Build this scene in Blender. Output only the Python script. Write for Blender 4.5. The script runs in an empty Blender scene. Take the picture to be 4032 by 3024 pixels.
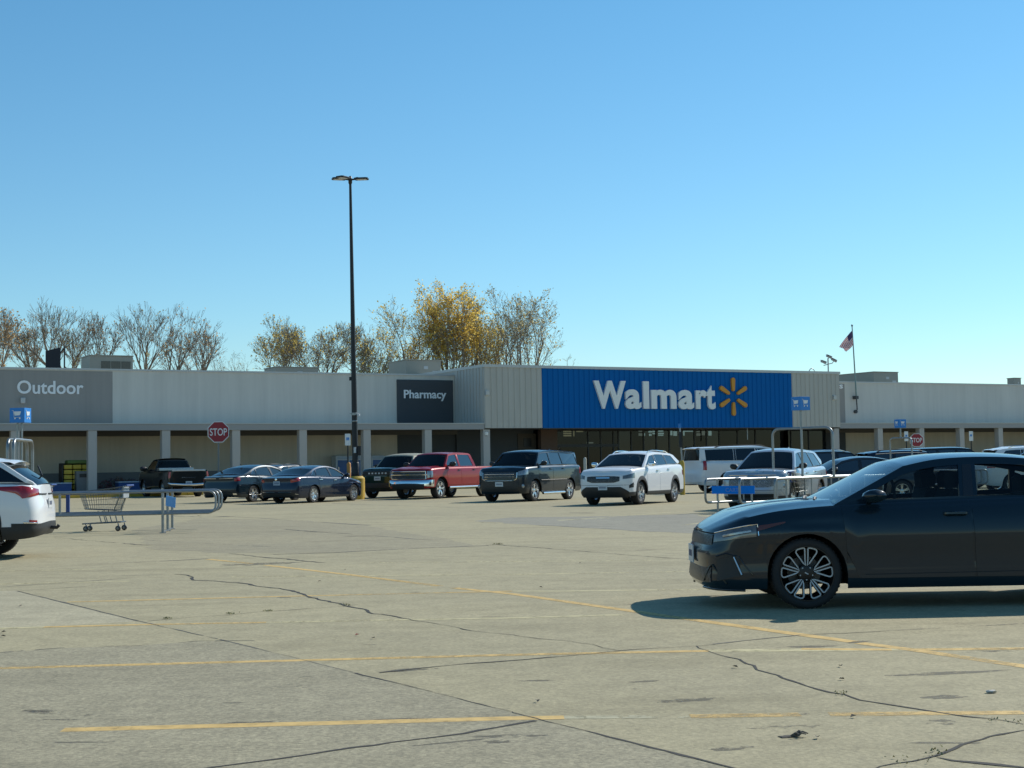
import bpy, bmesh, math, random
from mathutils import Vector, Matrix, Euler
from mathutils.geometry import tessellate_polygon

random.seed(11)
scene = bpy.context.scene
COL = scene.collection
V = Vector
PI = math.pi

# ------------------------------------------------------------------ camera
FPX, CX, CY, EYE = 5824.0, 2016.0, 1512.0, 1.30      # focal length and centre in photo pixels, eye height in metres
PITCH, ROLL = math.atan(325 / FPX), 0.0168
cam_d = bpy.data.cameras.new('camera')
cam = bpy.data.objects.new('camera', cam_d)
COL.objects.link(cam)
cam_d.sensor_width = 36.0
cam_d.lens = 36.0 * FPX / 4032
cam_d.clip_start, cam_d.clip_end = 0.1, 3000
CROT = Matrix.Rotation(PI / 2 + PITCH, 3, 'X') @ Matrix.Rotation(-ROLL, 3, 'Z')
cam.matrix_world = Matrix.Translation((0, 0, EYE)) @ CROT.to_4x4()
scene.camera = cam


def ray(px, py):
    return CROT @ V(((px - CX) / FPX, -(py - CY) / FPX, -1.0))


def G(px, py, z=0.0):                 # photo pixel -> point on the level z
    d = ray(px, py)
    t = (z - EYE) / d.z
    return V((d.x * t, d.y * t, z))


def AT(px, py, y):                    # photo pixel -> point at distance y ahead
    d = ray(px, py)
    t = y / d.y
    return V((d.x * t, y, EYE + d.z * t))


# the shop front: u runs along the facade, v into the building
FU = V((0.875, 0.484, 0)).normalized()
FV = V((-FU.y, FU.x, 0))
FO = AT(365, 1860, 82.0); FO.z = 0


def FAC(px, py, v=0.0):               # photo pixel -> (u, z) on the plane v metres behind the front
    d = ray(px, py)
    o = FO + FV * v
    t = o.dot(FV) / d.dot(FV)
    p = d * t
    return (p - o).dot(FU), EYE + p.z


# ------------------------------------------------------------------ materials
MATS = {}


def newmat(name):
    m = bpy.data.materials.new(name)
    m.use_nodes = True
    return m, m.node_tree.nodes, m.node_tree.links


def mat(name, col, rough=0.6, metal=0.0, coat=0.0, var=0.12, scale=6.0, bump=0.0, bscale=60.0, spec=0.5, emit=None, flake=False, streak=0.0):
    """principled surface with procedural noise in colour, gloss and relief"""
    if name in MATS:
        return MATS[name]
    m, n, l = newmat(name)
    b = n['Principled BSDF']
    b.inputs['Metallic'].default_value = metal
    b.inputs['Roughness'].default_value = rough
    b.inputs['Specular IOR Level'].default_value = spec
    b.inputs['Coat Weight'].default_value = coat
    b.inputs['Coat Roughness'].default_value = 0.04
    tc = n.new('ShaderNodeTexCoord')
    nz = n.new('ShaderNodeTexNoise')
    nz.inputs['Scale'].default_value = scale
    nz.inputs['Detail'].default_value = 5
    l.new(tc.outputs['Object'], nz.inputs['Vector'])
    mx = n.new('ShaderNodeMix'); mx.data_type = 'RGBA'
    c = list(col) + [1]
    mx.inputs[6].default_value = [x * (1 - var) for x in c[:3]] + [1]
    mx.inputs[7].default_value = [min(1, x * (1 + var)) for x in c[:3]] + [1]
    l.new(nz.outputs['Fac'], mx.inputs[0])
    if streak:
        mp = n.new('ShaderNodeMapping'); mp.inputs['Scale'].default_value = (1.6, 1.6, .10)
        l.new(tc.outputs['Object'], mp.inputs[0])
        sz = n.new('ShaderNodeTexNoise'); sz.inputs['Scale'].default_value = 1.0; sz.inputs['Detail'].default_value = 6; sz.inputs['Roughness'].default_value = .7
        l.new(mp.outputs[0], sz.inputs['Vector'])
        sr = n.new('ShaderNodeMapRange'); sr.inputs[1].default_value = .35; sr.inputs[2].default_value = .65
        sr.inputs[3].default_value = 1 - streak; sr.inputs[4].default_value = 1 + streak * .6
        l.new(sz.outputs['Fac'], sr.inputs[0])
        vm = n.new('ShaderNodeVectorMath'); vm.operation = 'SCALE'
        l.new(mx.outputs[2], vm.inputs[0]); l.new(sr.outputs[0], vm.inputs['Scale'])
        l.new(vm.outputs[0], b.inputs['Base Color'])
    else:
        l.new(mx.outputs[2], b.inputs['Base Color'])
    mr = n.new('ShaderNodeMapRange')
    mr.inputs[3].default_value = max(0.02, rough * 0.82)
    mr.inputs[4].default_value = min(1, rough * 1.18)
    l.new(nz.outputs['Fac'], mr.inputs[0])
    l.new(mr.outputs[0], b.inputs['Roughness'])
    if bump > 0:
        bn = n.new('ShaderNodeTexNoise')
        bn.inputs['Scale'].default_value = bscale
        bn.inputs['Detail'].default_value = 4
        l.new(tc.outputs['Object'], bn.inputs['Vector'])
        bp = n.new('ShaderNodeBump')
        bp.inputs['Strength'].default_value = bump
        bp.inputs['Distance'].default_value = 0.02
        l.new(bn.outputs['Fac'], bp.inputs['Height'])
        l.new(bp.outputs[0], b.inputs['Normal'])
    if emit:
        b.inputs['Emission Color'].default_value = list(emit[:3]) + [1]
        b.inputs['Emission Strength'].default_value = emit[3]
    MATS[name] = m
    return m


def glassmat(name, tint, spec_ior=1.5, dark=0.0, film=0.0):
    """thin pane: tinted see-through mixed with a Fresnel mirror"""
    if name in MATS:
        return MATS[name]
    m, n, l = newmat(name)
    n.remove(n['Principled BSDF'])
    out = n['Material Output']
    tr = n.new('ShaderNodeBsdfTransparent'); tr.inputs[0].default_value = list(tint) + [1]
    gl = n.new('ShaderNodeBsdfGlossy'); gl.inputs['Roughness'].default_value = 0.03
    fr = n.new('ShaderNodeFresnel'); fr.inputs[0].default_value = spec_ior
    ad = n.new('ShaderNodeMath'); ad.operation = 'ADD'; ad.inputs[1].default_value = film; ad.use_clamp = True
    mx = n.new('ShaderNodeMixShader')
    l.new(fr.outputs[0], ad.inputs[0])
    l.new(ad.outputs[0], mx.inputs[0]); l.new(tr.outputs[0], mx.inputs[1]); l.new(gl.outputs[0], mx.inputs[2])
    l.new(mx.outputs[0], out.inputs[0])
    MATS[name] = m
    return m


# ------------------------------------------------------------------ mesh helpers
class MB:
    def __init__(s):
        s.v, s.f, s.mi = [], [], []

    def add(s, vs, fs, mi=0):
        k = len(s.v)
        s.v += [V(p) for p in vs]
        s.f += [[i + k for i in f] for f in fs]
        s.mi += [mi] * len(fs)
        return s

    def box(s, x0, x1, y0, y1, z0, z1, M=None, mi=0):
        vs = [V((x, y, z)) for z in (z0, z1) for y in (y0, y1) for x in (x0, x1)]
        if M is not None:
            vs = [M @ p for p in vs]
        return s.add(vs, [(0, 2, 3, 1), (4, 5, 7, 6), (0, 1, 5, 4), (2, 6, 7, 3), (0, 4, 6, 2), (1, 3, 7, 5)], mi)

    def tube(s, path, r, n=8, closed=False, caps=True, mi=0):
        path = [V(p) for p in path]
        N = len(path)
        rs = r if isinstance(r, (list, tuple)) else [r] * N
        vs, fs = [], []
        up = None
        for i, p in enumerate(path):
            if closed:
                t = path[(i + 1) % N] - path[i - 1]
            else:
                t = path[min(i + 1, N - 1)] - path[max(i - 1, 0)]
            if t.length < 1e-9:
                t = V((0, 0, 1))
            t.normalize()
            if up is None:
                a = V((0, 0, 1)) if abs(t.z) < 0.9 else V((1, 0, 0))
                up = (a - t * a.dot(t)).normalized()
            else:
                up = up - t * up.dot(t)
                up = up.normalized() if up.length > 1e-6 else t.orthogonal().normalized()
            w = t.cross(up)
            for k in range(n):
                an = 2 * PI * k / n
                vs.append(p + (up * math.cos(an) + w * math.sin(an)) * rs[i])
        R = N if closed else N - 1
        for i in range(R):
            j = (i + 1) % N
            for k in range(n):
                k2 = (k + 1) % n
                fs.append((i * n + k, i * n + k2, j * n + k2, j * n + k))
        if caps and not closed:
            fs.append(tuple(range(n - 1, -1, -1)))
            fs.append(tuple((N - 1) * n + k for k in range(n)))
        return s.add(vs, fs, mi)

    def lathe(s, prof, n=32, M=None, mi=0):          # prof of (radius, height) about local z
        vs, fs = [], []
        for r, h in prof:
            for k in range(n):
                a = 2 * PI * k / n
                p = V((r * math.cos(a), r * math.sin(a), h))
                vs.append(M @ p if M is not None else p)
        for i in range(len(prof) - 1):
            for k in range(n):
                k2 = (k + 1) % n
                fs.append((i * n + k, i * n + k2, (i + 1) * n + k2, (i + 1) * n + k))
        return s.add(vs, fs, mi)

    def grid(s, P, mi=0, mask=None):
        nr, nc = len(P), len(P[0])
        vs = [p for row in P for p in row]
        fs = [(i * nc + j, i * nc + j + 1, (i + 1) * nc + j + 1, (i + 1) * nc + j)
              for i in range(nr - 1) for j in range(nc - 1) if mask is None or mask(i, j)]
        return s.add(vs, fs, mi)

    def prism(s, poly, h0, h1, M=None, mi=0):        # polygon in xy pushed along z
        n = len(poly)
        vs = [V((p[0], p[1], h0)) for p in poly] + [V((p[0], p[1], h1)) for p in poly]
        if M is not None:
            vs = [M @ p for p in vs]
        tris = tessellate_polygon([[V((p[0], p[1], 0)) for p in poly]])
        fs = [tuple(t) for t in tris] + [tuple(i + n for i in t[::-1]) for t in tris]
        fs += [(i, (i + 1) % n, (i + 1) % n + n, i + n) for i in range(n)]
        return s.add(vs, fs, mi)

    def build(s, name, mats, parent=None, smooth=None, weld=None, bevel=None, recalc=True):
        me = bpy.data.meshes.new(name)
        me.from_pydata([tuple(p) for p in s.v], [], s.f)
        if not isinstance(mats, (list, tuple)):
            mats = [mats]
        for m in mats:
            me.materials.append(m)
        if len(mats) > 1:
            me.polygons.foreach_set('material_index', s.mi)
        if True:
            bm = bmesh.new(); bm.from_mesh(me)
            loose = [v for v in bm.verts if not v.link_faces]
            if loose: bmesh.ops.delete(bm, geom=loose, context='VERTS')
            if weld:
                bmesh.ops.remove_doubles(bm, verts=bm.verts, dist=weld)
            if recalc:
                bmesh.ops.recalc_face_normals(bm, faces=bm.faces)
            if bevel:
                bmesh.ops.bevel(bm, geom=[e for e in bm.edges if len(e.link_faces) == 2 and e.calc_face_angle(0) > 0.6],
                                offset=bevel, segments=2, affect='EDGES', profile=0.6)
            bm.to_mesh(me); bm.free()
        if smooth is not None:
            me.polygons.foreach_set('use_smooth', [True] * len(me.polygons))
            me.set_sharp_from_angle(angle=math.radians(smooth))
        me.update()
        o = bpy.data.objects.new(name, me)
        COL.objects.link(o)
        if parent is not None:
            o.parent = parent
        return o


def tag(o, label=None, cat=None, group=None, kind=None):
    if label: o['label'] = label
    if cat: o['category'] = cat
    if group: o['group'] = group
    if kind: o['kind'] = kind
    return o


def thing(name, label, cat, loc=(0, 0, 0), rz=0.0, group=None, sc=1.0):
    o = bpy.data.objects.new(name, None)
    o.empty_display_size = 0.2
    COL.objects.link(o)
    o.location = loc
    o.rotation_euler = (0, 0, rz)
    o.scale = (sc, sc, sc)
    return tag(o, label, cat, group)


def copy_tree(o, parent=None):
    c = o.copy(); COL.objects.link(c)
    if parent is not None:
        c.parent = parent
    for ch in list(o.children):
        copy_tree(ch, c)
    return c


def lerp(a, b, t):
    return a + (b - a) * t


def pch(pts):
    """monotone cubic through (x, y) points"""
    pts = sorted(pts)
    X = [p[0] for p in pts]; Y = [p[1] for p in pts]
    n = len(X)
    if n == 1:
        return lambda x: Y[0]
    d = [(Y[i + 1] - Y[i]) / (X[i + 1] - X[i]) for i in range(n - 1)]
    m = [d[0]] + [0 if d[i - 1] * d[i] <= 0 else 2 * d[i - 1] * d[i] / (d[i - 1] + d[i]) for i in range(1, n - 1)] + [d[-1]]

    def f(x):
        if x <= X[0]: return Y[0]
        if x >= X[-1]: return Y[-1]
        i = 0
        while x > X[i + 1]: i += 1
        h = X[i + 1] - X[i]; t = (x - X[i]) / h
        return ((2 * t ** 3 - 3 * t * t + 1) * Y[i] + (t ** 3 - 2 * t * t + t) * h * m[i]
                + (-2 * t ** 3 + 3 * t * t) * Y[i + 1] + (t ** 3 - t * t) * h * m[i + 1])
    return f


def bend(pts, r, n=5):
    """polyline with rounded corners"""
    pts = [V(p) for p in pts]
    out = [pts[0]]
    for i in range(1, len(pts) - 1):
        a, b, c = pts[i - 1], pts[i], pts[i + 1]
        d1 = (a - b); d2 = (c - b)
        k = min(r, d1.length * .49, d2.length * .49)
        p, q = b + d1.normalized() * k, b + d2.normalized() * k
        for j in range(n + 1):
            t = j / n
            out.append(p * (1 - t) ** 2 + b * 2 * t * (1 - t) + q * t * t)
    out.append(pts[-1])
    return out


def text_mesh(txt, bold=0.0, depth=0.0, spacing=1.0, res=4):
    cu = bpy.data.curves.new('lettering_curve', 'FONT')
    cu.body = txt
    cu.offset = bold
    cu.extrude = depth
    cu.space_character = spacing
    cu.resolution_u = res
    ob = bpy.data.objects.new('lettering_tmp', cu)
    COL.objects.link(ob)
    dg = bpy.context.evaluated_depsgraph_get()
    me = bpy.data.meshes.new_from_object(ob.evaluated_get(dg))
    vs = [v.co.copy() for v in me.vertices]
    fs = [list(p.vertices) for p in me.polygons]
    bpy.data.objects.remove(ob); bpy.data.curves.remove(cu); bpy.data.meshes.remove(me)
    return vs, fs


def lettering(name, txt, x0, x1, y0, y1, M, m, parent, depth=0.02, bold=0.0, spacing=1.0):
    """text fitted to the rectangle x0..x1, y0..y1 of the local plane of M; depth stands out along its z"""
    vs, fs = text_mesh(txt, bold, 0.5, spacing)
    ax, bx = min(p.x for p in vs), max(p.x for p in vs)
    ay, by = min(p.y for p in vs), max(p.y for p in vs)
    o = MB()
    o.add([M @ V((x0 + (p.x - ax) / (bx - ax) * (x1 - x0), y0 + (p.y - ay) / (by - ay) * (y1 - y0), (p.z + .5) * depth)) for p in vs], fs)
    return o.build(name, m, parent)
# ------------------------------------------------------------------ vehicle materials
M_TYRE = mat('tyre_rubber', (.018, .018, .019), .8, var=.25, scale=20)
M_RIM = mat('alloy_silver', (.62, .63, .65), .28, .9, var=.06)
M_CHROME = mat('chrome', (.78, .79, .8), .12, 1.0, var=.03)
M_RIMDARK = mat('alloy_black', (.012, .012, .013), .35, .3)
M_BRAKE = mat('brake_steel', (.12, .12, .12), .5, .7)
M_BLACKPL = mat('black_plastic', (.016, .017, .018), .55, var=.2)
M_GREYPL = mat('dark_grey_cladding', (.045, .045, .047), .6, var=.15)
M_PIANO = mat('gloss_black_trim', (.01, .01, .011), .15, coat=.5)
M_INTER = mat('dark_cabin_fabric', (.022, .022, .023), .9, var=.2)
M_INTERG = mat('grey_cabin_fabric', (.10, .095, .085), .9, var=.2)
M_UNDER = mat('underbody_black', (.008, .008, .008), .9)
M_RED = mat('tail_lamp_red', (.30, .008, .012), .16, coat=.8, var=.2, scale=30)
M_AMBER = mat('amber_lens', (.10, .035, .03), .25, coat=.5)
M_LAMP = mat('headlamp_lens', (.30, .31, .32), .12, .45, coat=1.0, var=.45, scale=28)
M_LAMPD = mat('smoked_headlamp', (.13, .135, .14), .12, .3, coat=1.0, var=.5, scale=20)
M_PLATE = mat('plate_white', (.55, .57, .58), .4, var=.1, scale=30)
M_PLATEINK = mat('plate_ink', (.04, .06, .14), .5)
M_GLASS = glassmat('clear_car_glass', (.62, .70, .68), film=.02)
M_TINT = glassmat('tinted_car_glass', (.10, .115, .12), film=.13)
M_TINTW = glassmat('tinted_windscreen', (.16, .18, .18), film=-.01)
M_MIRROR = mat('mirror_silver', (.8, .8, .8), .03, 1.0, var=.01)


def grille_mat(name, base, line, sc):
    if name in MATS: return MATS[name]
    m, n, l = newmat(name)
    b = n['Principled BSDF']; b.inputs['Roughness'].default_value = .35
    tc = n.new('ShaderNodeTexCoord'); w = n.new('ShaderNodeTexVoronoi'); w.feature = 'DISTANCE_TO_EDGE'; w.inputs['Scale'].default_value = sc
    l.new(tc.outputs['Object'], w.inputs['Vector'])
    r = n.new('ShaderNodeValToRGB'); r.color_ramp.elements[0].position = .06; r.color_ramp.elements[1].position = .12
    r.color_ramp.elements[0].color = list(line) + [1]; r.color_ramp.elements[1].color = list(base) + [1]
    l.new(w.outputs['Distance'], r.inputs[0]); l.new(r.outputs[0], b.inputs['Base Color'])
    MATS[name] = m
    return m


M_MESH = grille_mat('mesh_grille', (.008, .008, .009), (.06, .06, .065), 22)
M_MESHC = grille_mat('chrome_mesh_grille', (.03, .03, .035), (.34, .35, .36), 40)


def paint(name, col, metal=.15, rough=.3, coat=.7):
    return mat(name, col, rough, metal, coat=coat, var=.035, scale=1.3, spec=.10)


# ------------------------------------------------------------------ wheels
WHEELS = {}


def wheel_parts(r, w, kind):
    """tyre, rim and hub meshes about the y axis, outer face towards +y"""
    key = (round(r, 3), round(w, 3), kind)
    if key in WHEELS: return WHEELS[key]
    Q = Matrix(((1, 0, 0, 0), (0, 0, 1, 0), (0, 1, 0, 0), (0, 0, 0, 1)))       # lathe axis z -> y
    rr = r * (.765 if kind in ('loops',) else .66 if kind != 'five_thick' else .64)
    h = w / 2
    t = MB().lathe([(rr - .005, -h + .01), (rr + .02, -h), (r * .93, -h + .004), (r * .985, -h + .022), (r, -h + .05), (r, h - .05), (r * .985, h - .022),
                    (r * .93, h - .004), (rr + .02, h), (rr, h - .012), (rr - .006, h - .03)], 48, Q)
    for k in range(48):                                                      # tread blocks
        a = 2 * PI * k / 48
        Rm = Matrix.Rotation(a, 4, 'Y')
        t.box(-.009, .009, -h + .03, h - .03, r - .003, r + .002, Rm)
    rim, dk = MB(), MB()
    lip = [(rr - .004, h - .014), (rr + .004, h - .004), (rr - .004, h - .004), (rr - .009, h - .03), (rr - .03, h - .09), (rr - .03, -h + .02)]
    rim.lathe(lip, 48, Q)
    dk.lathe([(.02, -h + .05), (r * .48, -h + .05), (r * .48, -h + .08), (.02, -h + .08)], 28, Q)       # brake disc
    dk.lathe([(.0, h - .07), (.07, h - .07), (.075, -h + .05)], 20, Q)
    yf = h - .022

    def spoke(a, w0, w1, r0, r1, th=.022, yo=0, mb=None, dish=.02):
        mb = mb if mb is not None else rim
        P = []
        for tt in (0, .35, .7, 1):
            rad = lerp(r0, r1, tt); ww = lerp(w0, w1, tt) / 2
            yy = yf + yo - dish * (1 - tt) * (1 - tt)
            P.append([(rad, ww, yy), (rad, -ww, yy), (rad, -ww, yy - th), (rad, ww, yy - th)])
        vs = []
        for q in P:
            for rad, ww, yy in q:
                vs.append(V((rad * math.cos(a) - ww * math.sin(a), yy, rad * math.sin(a) + ww * math.cos(a))))
        fs = [(0, 1, 2, 3), (12, 15, 14, 13)]
        for i in range(3):
            for k in range(4):
                fs.append((i * 4 + k, (i + 1) * 4 + k, (i + 1) * 4 + (k + 1) % 4, i * 4 + (k + 1) % 4))
        mb.add(vs, fs)

    rimmat = M_RIM
    if kind == 'loops':
        rimmat = M_RIMDARK
        bright = MB()
        for k in range(5):
            ph = PI / 2 + 2 * PI * k / 5
            for s in (1, -1):
                def pt(rad, da, yo=.0):
                    a = ph + s * math.radians(da)
                    return V((rad * math.cos(a), yf + yo - .02 * (1 - rad / rr) ** 2 * 1.5, rad * math.sin(a)))
                R = (rr - .013) / .2265
                loop = [pt(.068 * R, 7), pt(.12 * R, 6), pt(.17 * R, 4.6), pt(.212 * R, 3.9), pt(.2235 * R, 4.6), pt(.2265 * R, 7), pt(.2265 * R, 13), pt(.2265 * R, 20), pt(.222 * R, 24), pt(.210 * R, 26.5), pt(.195 * R, 26.6), pt(.14 * R, 23), pt(.095 * R, 17)]
                n = len(loop); c = sum(loop, V()) / n
                vs, fs = [], []
                for i in range(n):                                         # machined ribbon round each loop
                    tdir = (loop[(i + 1) % n] - loop[i - 1]).normalized()
                    side = tdir.cross(V((0, 1, 0)))
                    vs += [loop[i] + side * .0056, loop[i] - side * .0056]
                for i in range(n):
                    j = (i + 1) % n
                    fs.append((2 * i, 2 * i + 1, 2 * j + 1, 2 * j))
                bright.add([p + V((0, .002, 0)) for p in vs], fs)
                # dark web behind the ribbon, open inside
                vs, fs = [], []
                for i in range(n):
                    tdir = (loop[(i + 1) % n] - loop[i - 1]).normalized()
                    side = tdir.cross(V((0, 1, 0)))
                    vs += [loop[i] + side * .008, loop[i] - side * .008, loop[i] - side * .009 - V((0, .035, 0)), loop[i] + side * .009 - V((0, .035, 0))]
                for i in range(n):
                    j = (i + 1) % n
                    for q in range(4):
                        fs.append((4 * i + q, 4 * i + (q + 1) % 4, 4 * j + (q + 1) % 4, 4 * j + q))
                rim.add(vs, fs)
            spoke(ph, .026, .03, .05, rr - .02, yo=-.012)
        rim.lathe([(0, yf - .014), (.05, yf - .016), (.074, yf - .022), (.078, yf - .05)], 24, Q)
        for k in range(5):
            a = PI / 2 + 2 * PI * k / 5 + PI / 5
            bright.lathe([(0, .004), (.007, .003), (.008, 0)], 8, Matrix.Translation((.056 * math.cos(a), yf - .02, .056 * math.sin(a))) @ Q)
        bright.box(-.017, .017, yf - .013, yf - .0125, -.005, .005, Matrix.Rotation(-.5, 4, 'Y'))
        out = (t, rim, dk, bright)
    else:
        if kind == 'ten':
            for k in range(5):
                for s in (-.13, .13):
                    spoke(PI / 2 + 2 * PI * k / 5 + s, .035, .024, .05, rr - .01)
        elif kind == 'six':
            for k in range(6):
                spoke(PI / 2 + 2 * PI * k / 6, .07, .085, .04, rr - .01, dish=.03)
        elif kind == 'five':
            for k in range(5):
                spoke(PI / 2 + 2 * PI * k / 5, .085, .10, .04, rr - .01, dish=.03)
        elif kind == 'five_thick':
            for k in range(5):
                spoke(PI / 2 + 2 * PI * k / 5, .11, .12, .04, rr - .01, dish=.035)
        elif kind == 'fan':
            for k in range(5):
                a = PI / 2 + 2 * PI * k / 5
                spoke(a, .05, .10, .04, rr - .01, dish=.03)
                spoke(a + PI / 5, .03, .035, .04, rr - .01, yo=-.008)
        elif kind == 'steel':
            rim.lathe([(.03, yf - .03), (.09, yf - .04), (rr - .02, yf - .06)], 24, Q)
        rim.lathe([(0, yf - .012), (.035, yf - .014), (.07, yf - .02), (.075, yf - .05)], 20, Q)
        out = (t, rim, dk, None)
    ob = []
    a = out[2].build('wheel', M_BRAKE, None, 40)
    b = out[0].build('tyre', M_TYRE, None, 40); b.parent = a
    c = out[1].build('rim', rimmat, None, 40); c.parent = a
    if out[3] is not None:
        d = out[3].build('machined_face', mat('machined_alloy', (.50, .51, .52), .5, .3, var=.04), None, 40); d.parent = a
    WHEELS[key] = a
    a['fresh'] = 1
    return a


def fit_wheel(root, x, side, r, w, kind, hw):
    proto = wheel_parts(r, w, kind)
    if 'fresh' in proto:
        del proto['fresh']; o = proto
    else:
        o = copy_tree(proto)
    o.parent = root
    o.location = (x, side * (hw - w / 2 - .018), r)
    o.rotation_euler = (0, random.uniform(0, 6) if kind != 'loops' else 0, 0 if side > 0 else PI)
    return o


# ------------------------------------------------------------------ body generator (x forward, y left, z up, origin under mid wheelbase)
def make_car(s, name, label, loc, rz, group=None, sc=1.0):
    root = thing(name, label, s.get('cat', 'car'), loc, rz, group, sc)
    wb, hw = s['wb'], s['hw']
    xf, xr = s['xf'], s['xr']
    lcf, lcr, ef, er = s.get('lcf', .5), s.get('lcr', .45), s.get('ef', .62), s.get('er', .55)
    xcf, xcr = xf - lcf, xr + lcr
    ra, rw, sill = s['ra'], s['rw'], s['sill']
    sh, wp = pch(s['sh']), pch(s['wp'])
    fp, rp = pch(s['fp']), pch(s['rp'])
    zbf, zbr = s.get('zbf', .22), s.get('zbr', .28)
    fil, hf = s.get('fil', .05), s.get('hf', .1)
    tapk = s.get('tap', .04)
    P, PB = s['paint'], s.get('roof_paint', s['paint'])
    xm, xh = (xcf + xcr) / 2, (xcf - xcr) / 2

    def tap(x): return 1 - tapk * abs((x - xm) / xh) ** 3

    def S(q, z, off=0.0):
        def raw(q, z):
            g = 1 if q >= 0 else -1
            a = min(abs(q), 3)
            if a < 1:
                th = a * PI / 2
                L = xf - fp(z) - xcf
                x = xcf + L * max(math.cos(th), 0) ** ef; yy = math.sin(th) ** ef * tap(xcf)
            elif a <= 2:
                x = lerp(xcf, xcr, a - 1); yy = tap(x)
            else:
                th = (3 - a) * PI / 2
                L = xcr - (xr + rp(z))
                x = xcr - L * max(math.cos(th), 0) ** er; yy = math.sin(th) ** er * tap(xcr)
            u = max(0.0, min(1.0, 1 - (sh(x) - z) / hf))
            y = yy * (hw - wp(z) - fil * u * u)
            return V((x, g * y, z))
        p = raw(q, z)
        if off:
            e = .01
            du = raw(min(q + e, 2.999), z) - raw(max(q - e, -2.999), z)
            dv = raw(q, z + e) - raw(q, z - e)
            nn = dv.cross(du)
            if nn.length > 1e-9:
                nn.normalize()
                c = V((p.x, p.y, 0)) - V((lerp(xcf, xcr, .5), 0, 0))
                if abs(q) < 1: ref = V((1, .4 * (1 if q > 0 else -1), 0))
                elif abs(q) > 2: ref = V((-1, .4 * (1 if q > 0 else -1), 0))
                else: ref = V((0, 1 if q > 0 else -1, 0))
                if nn.dot(ref) < 0: nn.negate()
                p = p + nn * off
        return p

    def qx(x): return 1 + (xcf - x) / (xcf - xcr)
    axles = (wb / 2, -wb / 2)
    zb_f, zb_r = pch([(0, zbf), (.6, lerp(zbf, sill, .55)), (1, sill)]), pch([(0, zbr), (1, sill)])

    def zlow(x, a=None):
        if a is not None and abs(a) < 1: return zb_f(abs(a))
        if a is not None and abs(a) > 2: return zb_r(3 - abs(a))
        z = sill
        for ax in axles:
            if abs(x - ax) < ra - 1e-6:
                z = max(z, rw + math.sqrt(max(0, ra * ra - (x - ax) ** 2)))
        return z
    # stations along the left side
    st = [(i / 14.0, None) for i in range(0, 14)]
    xs = []
    for i in range(25): xs.append((lerp(xcf, xcr, i / 24), None))
    for ax in axles:
        xs = [e for e in xs if abs(abs(e[0] - ax) - ra) > .015]
        for k in range(17):
            x = ax + ra * math.cos(PI * k / 16)
            if k == 0: xs += [(x + .0008, sill), (x + .0003, rw)]
            elif k == 16: xs += [(x - .0003, rw), (x - .0008, sill)]
            else: xs.append((x, rw + ra * math.sin(PI * k / 16)))
    xs = sorted([e for e in xs if xcr - 1e-6 <= e[0] <= xcf + 1e-6], key=lambda e: -e[0])
    st += [(qx(x), z) for x, z in xs]
    st += [(2 + i / 12.0, None) for i in range(1, 13)]
    T = [0, .04, .1, .18, .26, .34, .42, .5, .58, .66, .74, .82, .88, .92, .95, .975, 1]
    left, shl = [], []
    for q, zl in st:
        x = S(q, .6).x
        if zl is None: zl = zlow(x, q)
        zt = sh(x)
        for _ in range(2): zt = sh(S(q, zt).x)
        left.append([S(q, lerp(zl, zt, t)) for t in T]); shl.append(left[-1][-1])
    body = MB()
    body.grid(left)
    body.grid([[V((p.x, -p.y, p.z)) for p in r] for r in left])
    # caps: bonnet and boot lid
    W0, R0, B0 = s['ws'], s['roof'], s['bk']
    xcowl, xdeck = W0[0][0], B0[-1][0]
    xcab = s.get('xcab', xdeck)
    ch, cd = s.get('crown', .05), s.get('dcrown', .03)

    def cap(rows, crown, ramp):
        Pn = []
        for p in rows:
            row = []
            for k in range(17):
                v = k / 8 - 1
                v = math.copysign(abs(v) ** .8, v)
                c = crown * min(1, max(0, ramp(p.x))) * (1 - abs(v) ** 2.6)
                if 'rib' in s and p.x > xcowl - .3:
                    c += s['rib'] * min(1, max(0, (xf - p.x) / .5)) * math.exp(-((abs(v) - .62) / .12) ** 2)
                row.append(V((p.x, p.y * v, p.z + c)))
            Pn.append(row)
        return Pn
    fr = [p for p in shl if p.x >= xcowl - .12]
    fr.append(V((xcowl - .13, fr[-1].y, sh(xcowl - .13))))
    body.grid(cap(fr, ch, lambda x: ((xf - x) / .35) ** .6 if x < xf else 0))
    rr_ = [p for p in shl if p.x <= xdeck + .04]
    if not s.get('bed') and len(rr_) > 1:
        body.grid(cap(rr_, cd, lambda x: (x - xr) / .2))
    b = body.build('body', P, root, 32, weld=.0015)
    # underbody between the wheels
    ub = MB()
    ub.box(xcr + .05, xcf - .05, -hw + .32, hw - .32, sill + .02, sh(0) - .35)
    ub.box(-wb / 2 + ra + .02, wb / 2 - ra - .02, -hw + .10, hw - .10, sill + .03, sh(0) - .36)
    for ax in axles:
        for g in (1, -1):
            arc = [[V((ax + (ra + .012) * math.cos(PI * k / 12), yy, rw + (ra + .012) * math.sin(PI * k / 12))) for yy in (g * (hw * .965 - .035), g * (hw - .33))] for k in range(13)]
            ub.grid(arc)
    ub.box(xr + .12, xcr + .1, -hw * .8, hw * .8, zbr + .04, zbr + .3)
    ub.box(xcf - .1, xf - .2, -hw * .75, hw * .75, zbf + .04, zbf + .3)
    ub.build('underbody', M_UNDER, root)

    # ---- cabin
    tum = s.get('tum', .36)

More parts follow.
